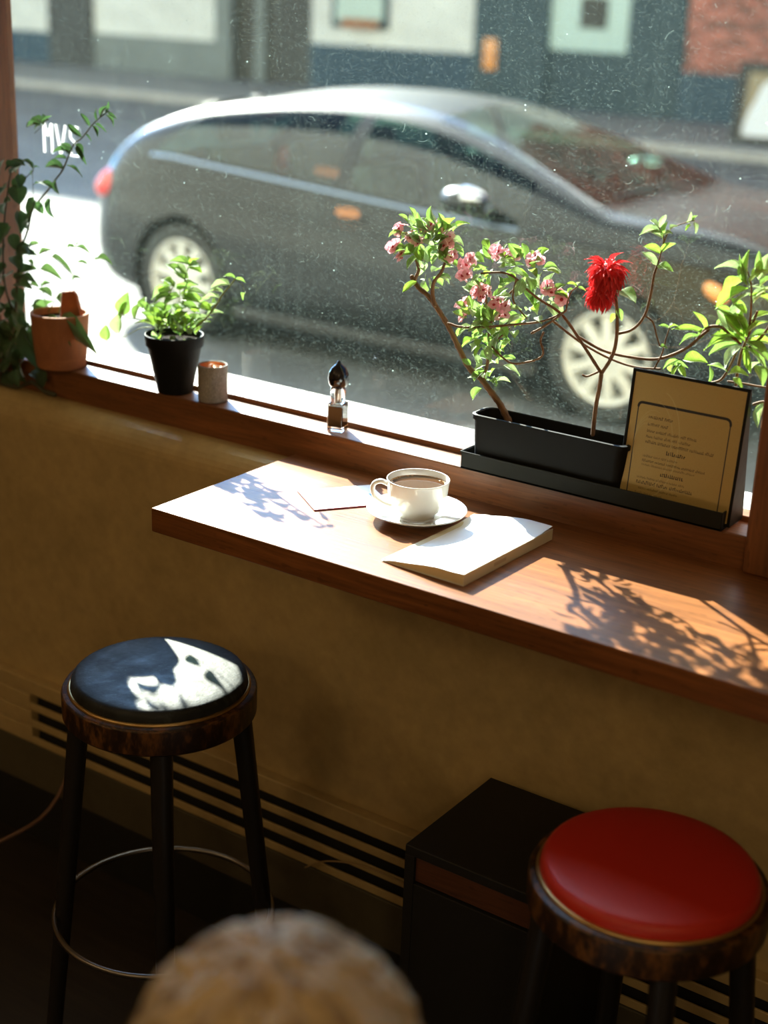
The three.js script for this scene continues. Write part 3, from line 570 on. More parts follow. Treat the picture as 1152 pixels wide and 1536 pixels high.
// ================================================================ ON THE SILL
const SY = 0.987;
{   // square glass bottle with black bulb
  const b = thing('dropper_bottle', 'square glass bottle of dark oil with a black rubber bulb on the sill', 'bottle', [-0.246, SY, 0.062], 0.28);
  mesh('bottle_glass', new RoundedBoxGeometry(0.027, 0.047, 0.027, 3, 0.0022).translate(0, 0.0237, 0), M.solidGlass, b);
  mesh('oil', new RoundedBoxGeometry(0.0235, 0.034, 0.0235, 2, 0.001).translate(0, 0.0255, 0), phys(lin(0.035, 0.016, 0.005), 0.1), b);
  mesh('neck', lathe([[0.0001, 0.0475], [0.0125, 0.0475], [0.0125, 0.072], [0.0001, 0.072]], 36), M.solidGlass, b);
  mesh('pipette', lathe([[0.0001, 0.0485], [0.0035, 0.0485], [0.0042, 0.06], [0.0038, 0.0715], [0.0001, 0.0715]], 20), std(lin(0.62, 0.58, 0.52), 0.25, { metalness: 0.6 }), b);
  mesh('bulb', lathe([[0.0001, 0.0722], [0.012, 0.0722], [0.0155, 0.078], [0.0172, 0.087], [0.0162, 0.096], [0.012, 0.1045], [0.006, 0.1095], [0.0035, 0.112], [0.0028, 0.115], [0.0001, 0.1165]], 40), phys(lin(0.006, 0.006, 0.008), 0.16, { clearcoat: 0.5 }), b);
}
{
  const c = thing('concrete_cup', 'small grey concrete cup with copper inside on the sill', 'cup', [-0.512, SY, 0.062]);
  mesh('cup_body', lathe([[0.0001, 0.0], [0.0238, 0.0], [0.0252, 0.002], [0.0256, 0.062], [0.0250, 0.0635], [0.0232, 0.0635], [0.0226, 0.062], [0.0222, 0.045], [0.0001, 0.045]], 56), M.concrete, c);
  mesh('copper_lining', lathe([[0.0221, 0.047], [0.0224, 0.0615]], 48), std(lin(0.75, 0.36, 0.16), 0.35, { metalness: 1, side: THREE.DoubleSide }), c);
  for (let k = 0; k < 5; k++) { const a = k * 1.3; mesh('copper_clip', new THREE.TorusGeometry(0.006, 0.0011, 6, 20).rotateX(1.2 + 0.3 * Math.sin(k * 2)).rotateY(a).translate(Math.cos(a) * 0.009, 0.053 + k * 0.0012, Math.sin(a) * 0.009), M.copper, c); }
}
const flatCircle = (r, y, x = 0, z = 0) => { const g = new THREE.CircleGeometry(r, 40, 0, Math.PI * 2).rotateX(-Math.PI / 2); return g.translate(x, y, z); };
{   // black plastic pot
  const p = thing('black_plant_pot', 'tapered black plastic plant pot on the sill', 'pot', [-0.598, SY, 0.063]);
  mesh('pot_body', lathe([[0.0001, 0.0], [0.0285, 0.0], [0.0305, 0.002], [0.0465, 0.082], [0.0498, 0.083], [0.0515, 0.101], [0.0505, 0.1025], [0.048, 0.102], [0.0462, 0.088], [0.03, 0.006], [0.0001, 0.004]], 60), M.blackPlastic, p);
  mesh('soil', flatCircle(0.0468, 0.092), M.soil, p);
}
{   // terracotta pot with a shard standing in it
  const p = thing('terracotta_pot', 'round terracotta pot with a grooved foot on the sill', 'pot', [-0.868, SY, 0.074]);
  mesh('pot_body', lathe([[0.0001, 0.0], [0.0425, 0.0], [0.0445, 0.003], [0.0465, 0.018], [0.0455, 0.0205], [0.0470, 0.0225], [0.0530, 0.098], [0.0525, 0.1005], [0.0485, 0.1005], [0.0475, 0.098], [0.0415, 0.03], [0.0001, 0.02]], 60), M.clay, p);
  mesh('soil', flatCircle(0.047, 0.088), M.soil, p);
  const sh = thing('clay_shard', 'broken orange clay shard stuck upright in the terracotta pot', 'shard', [-0.852, SY + 0.08, 0.060], 0.5);
  const out = [[-0.020, 0.0], [0.029, 0.0], [0.022, 0.022], [0.013, 0.054], [0.007, 0.060], [-0.015, 0.057], [-0.018, 0.035]], R = 0.045;
  const g = prism(out, 0.006, (x, y, d) => { const a = x / R; return [Math.sin(a) * (R - d), y, R - Math.cos(a) * (R - d)]; }, 0.0012);
  mesh('shard', g, M.clayShard, sh);
}
{   // long planter in its tray
  const t = thing('planter_tray', 'long black plastic drip tray along the sill edge', 'tray', [0.219, SY, 0.066]);
  const tray = (x0, x1, z0, z1, h, wall, floorT) => merge([box(x0, x1, 0, floorT, z0, z1), box(x0, x1, 0, h, z1 - wall, z1, 0.0008), box(x0, x1, 0, h, z0, z0 + wall, 0.0008), box(x0, x0 + wall, 0, h, z0, z1, 0.0008), box(x1 - wall, x1, 0, h, z0, z1, 0.0008)]);
  mesh('tray_body', tray(-0.209, 0.209, -0.031, 0.0285, 0.0265, 0.002, 0.003), M.trayPlastic, t);
  mesh('tray_rim', merge([box(-0.2105, 0.2105, 0.0245, 0.0275, 0.0285, 0.030, 0.0006), box(-0.2105, -0.2085, 0.0245, 0.0275, -0.031, 0.030, 0.0006)]), M.trayPlastic, t);
  const p = thing('window_planter', 'long black plastic planter box standing in a tray', 'planter', [0.146, SY + 0.0032, 0.063]);
  const wallG = (x, z, y0, y1, k) => { // rounded-rectangle ring swept up with a slight flare
    const o = [], n = 10, r = 0.014; for (const [cx, cz, a0] of [[x - r, z - r, 0], [-x + r, z - r, Math.PI / 2], [-x + r, -z + r, Math.PI], [x - r, -z + r, 1.5 * Math.PI]]) for (let i = 0; i <= n; i++) { const a = a0 + (i / n) * Math.PI / 2; o.push([cx + Math.cos(a) * r, cz + Math.sin(a) * r]); } return o; };
  const ring = (pts) => pts;
  const loft = (levels) => { const pos = [], idx = [], n = levels[0][0].length; levels.forEach(([o, y]) => o.forEach(([x, z]) => pos.push(x, y, z))); for (let l = 0; l < levels.length - 1; l++) for (let i = 0; i < n; i++) { const a = l * n + i, b = l * n + (i + 1) % n; idx.push(a, a + n, b, b, a + n, b + n); } const g = new THREE.BufferGeometry(); g.setAttribute('position', new THREE.Float32BufferAttribute(pos, 3)); g.setIndex(idx); const h = g.toNonIndexed(); h.computeVertexNormals(); return h; };
  const O = (d) => wallG(0.126 + d, 0.0255 + d * 0.5);
  const pm = M.blackPlastic.clone(); pm.side = THREE.DoubleSide;
  mesh('planter_wall', loft([[O(-0.012), 0.0], [O(-0.004), 0.001], [O(0.0), 0.075], [O(0.003), 0.0755], [O(0.003), 0.0825], [O(-0.001), 0.0835], [O(-0.003), 0.082], [O(-0.008), 0.02]]), pm, p);
  mesh('planter_floor', box(-0.118, 0.118, 0.001, 0.004, -0.018, 0.018), M.blackPlastic, p);
  mesh('soil', box(-0.119, 0.119, 0.03, 0.062, -0.0215, 0.0215, 0.004), M.soil, p);
}
{   // menu card in a black A-shaped stand
  const cv = document.createElement('canvas'); cv.width = 768; cv.height = 800; const x = cv.getContext('2d');
  x.fillStyle = '#cda468'; x.fillRect(0, 0, 768, 800);
  for (let i = 0; i < 5000; i++) { const k = rnd(); x.fillStyle = k < 0.5 ? 'rgba(70,45,15,0.10)' : 'rgba(230,200,150,0.08)'; x.fillRect(rnd() * 768, rnd() * 800, rr(2, 9), 1.5); }
  x.strokeStyle = '#2a2230'; x.lineWidth = 16; x.lineCap = 'round';
  x.beginPath(); x.moveTo(52, 205); x.quadraticCurveTo(54, 180, 84, 180); x.lineTo(655, 180); x.quadraticCurveTo(690, 182, 690, 215); x.stroke();
  x.lineWidth = 7; x.beginPath(); x.moveTo(690, 205); x.lineTo(690, 800); x.moveTo(52, 200); x.lineTo(52, 800); x.stroke();
  const words = (x0, y, list, h, wgt) => { let cx = x0; for (const n of list) { for (let i = 0; i < n; i++) { x.fillStyle = `rgba(45,28,12,${wgt})`; const hh = h * rr(0.55, 1); x.fillRect(cx, y - hh, h * 0.22, hh); if (rnd() < 0.75) x.fillRect(cx, y - (rnd() < 0.5 ? hh : h * 0.2), h * 0.44, h * 0.2); cx += h * 0.52; } cx += h * 0.42; } };
  words(135, 268, [9, 5], 22, 0.62); words(135, 312, [8, 5], 20, 0.55); words(135, 352, [6, 8, 9, 4, 7], 18, 0.55); words(135, 386, [5, 7, 5, 4, 9], 18, 0.55); words(135, 420, [8, 9, 12, 10, 6], 19, 0.6);
  words(290, 470, [10], 26, 0.95); words(130, 506, [9, 6, 5, 9], 15, 0.45); words(130, 536, [10, 9, 12, 11, 8], 16, 0.55); words(130, 560, [9, 12, 10, 12, 9], 13, 0.42);
  words(270, 606, [12], 26, 0.95); words(110, 642, [9, 8, 12, 8, 6], 14, 0.45); words(110, 676, [12, 7, 14], 22, 0.75); words(130, 708, [8, 12, 10, 9], 13, 0.42); words(110, 738, [8, 10, 9], 13, 0.42); words(400, 780, [8, 7], 15, 0.5);
  x.strokeStyle = 'rgba(225,200,150,0.42)'; x.lineWidth = 7; x.beginPath(); x.ellipse(190, 420, 175, 330, 0.02, -1.35, 1.5); x.stroke();  // pale arcs: glare on the cover sheet, drawn into the card colour
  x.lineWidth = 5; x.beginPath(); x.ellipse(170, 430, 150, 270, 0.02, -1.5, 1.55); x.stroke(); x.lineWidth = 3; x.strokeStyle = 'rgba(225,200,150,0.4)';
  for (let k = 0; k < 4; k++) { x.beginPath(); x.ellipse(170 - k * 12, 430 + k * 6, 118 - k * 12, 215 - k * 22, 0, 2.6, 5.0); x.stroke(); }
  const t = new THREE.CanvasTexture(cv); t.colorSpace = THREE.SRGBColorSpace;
  const s = thing('menu_stand', 'black framed kraft paper menu card leaning on the planter tray', 'menu', [0.349, SY + 0.0035, 0.062]);
  const lean = (g, a, z) => { g.rotateX(a); return g.translate(0, 0, z); };
  const w = 0.086, h = 0.192, A = -0.10;
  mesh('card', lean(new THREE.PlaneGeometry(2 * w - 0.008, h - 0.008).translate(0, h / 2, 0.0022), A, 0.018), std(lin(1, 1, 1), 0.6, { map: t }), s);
  mesh('cover_sheet', lean(new THREE.PlaneGeometry(2 * w - 0.008, h - 0.008).translate(0, h / 2, 0.0028), A, 0.018), M.glass, s);
  mesh('frame', merge([lean(box(-w, w, 0, h, -0.002, 0.0018, 0.001), A, 0.018), lean(box(-w, -w + 0.0045, 0, h, 0, 0.0035, 0.001), A, 0.018), lean(box(w - 0.0045, w, 0, h, 0, 0.0035, 0.001), A, 0.018), lean(box(-w, w, h - 0.0045, h, 0, 0.0035, 0.001), A, 0.018), lean(box(-w, w, 0, 0.0045, 0, 0.0035, 0.001), A, 0.018)]), M.blackPlastic, s);
  mesh('back_leg', prism([[0.016, 0.0], [-0.030, 0.0], [-0.006, 0.185], [-0.001, 0.19]], 0.003, (z, y, d) => [w - 0.004 + d, y, z]), M.blackPlastic, s);
  mesh('back_leg', prism([[0.016, 0.0], [-0.030, 0.0], [-0.006, 0.185], [-0.001, 0.19]], 0.003, (z, y, d) => [-w + 0.001 + d, y, z]), M.blackPlastic, s);
}

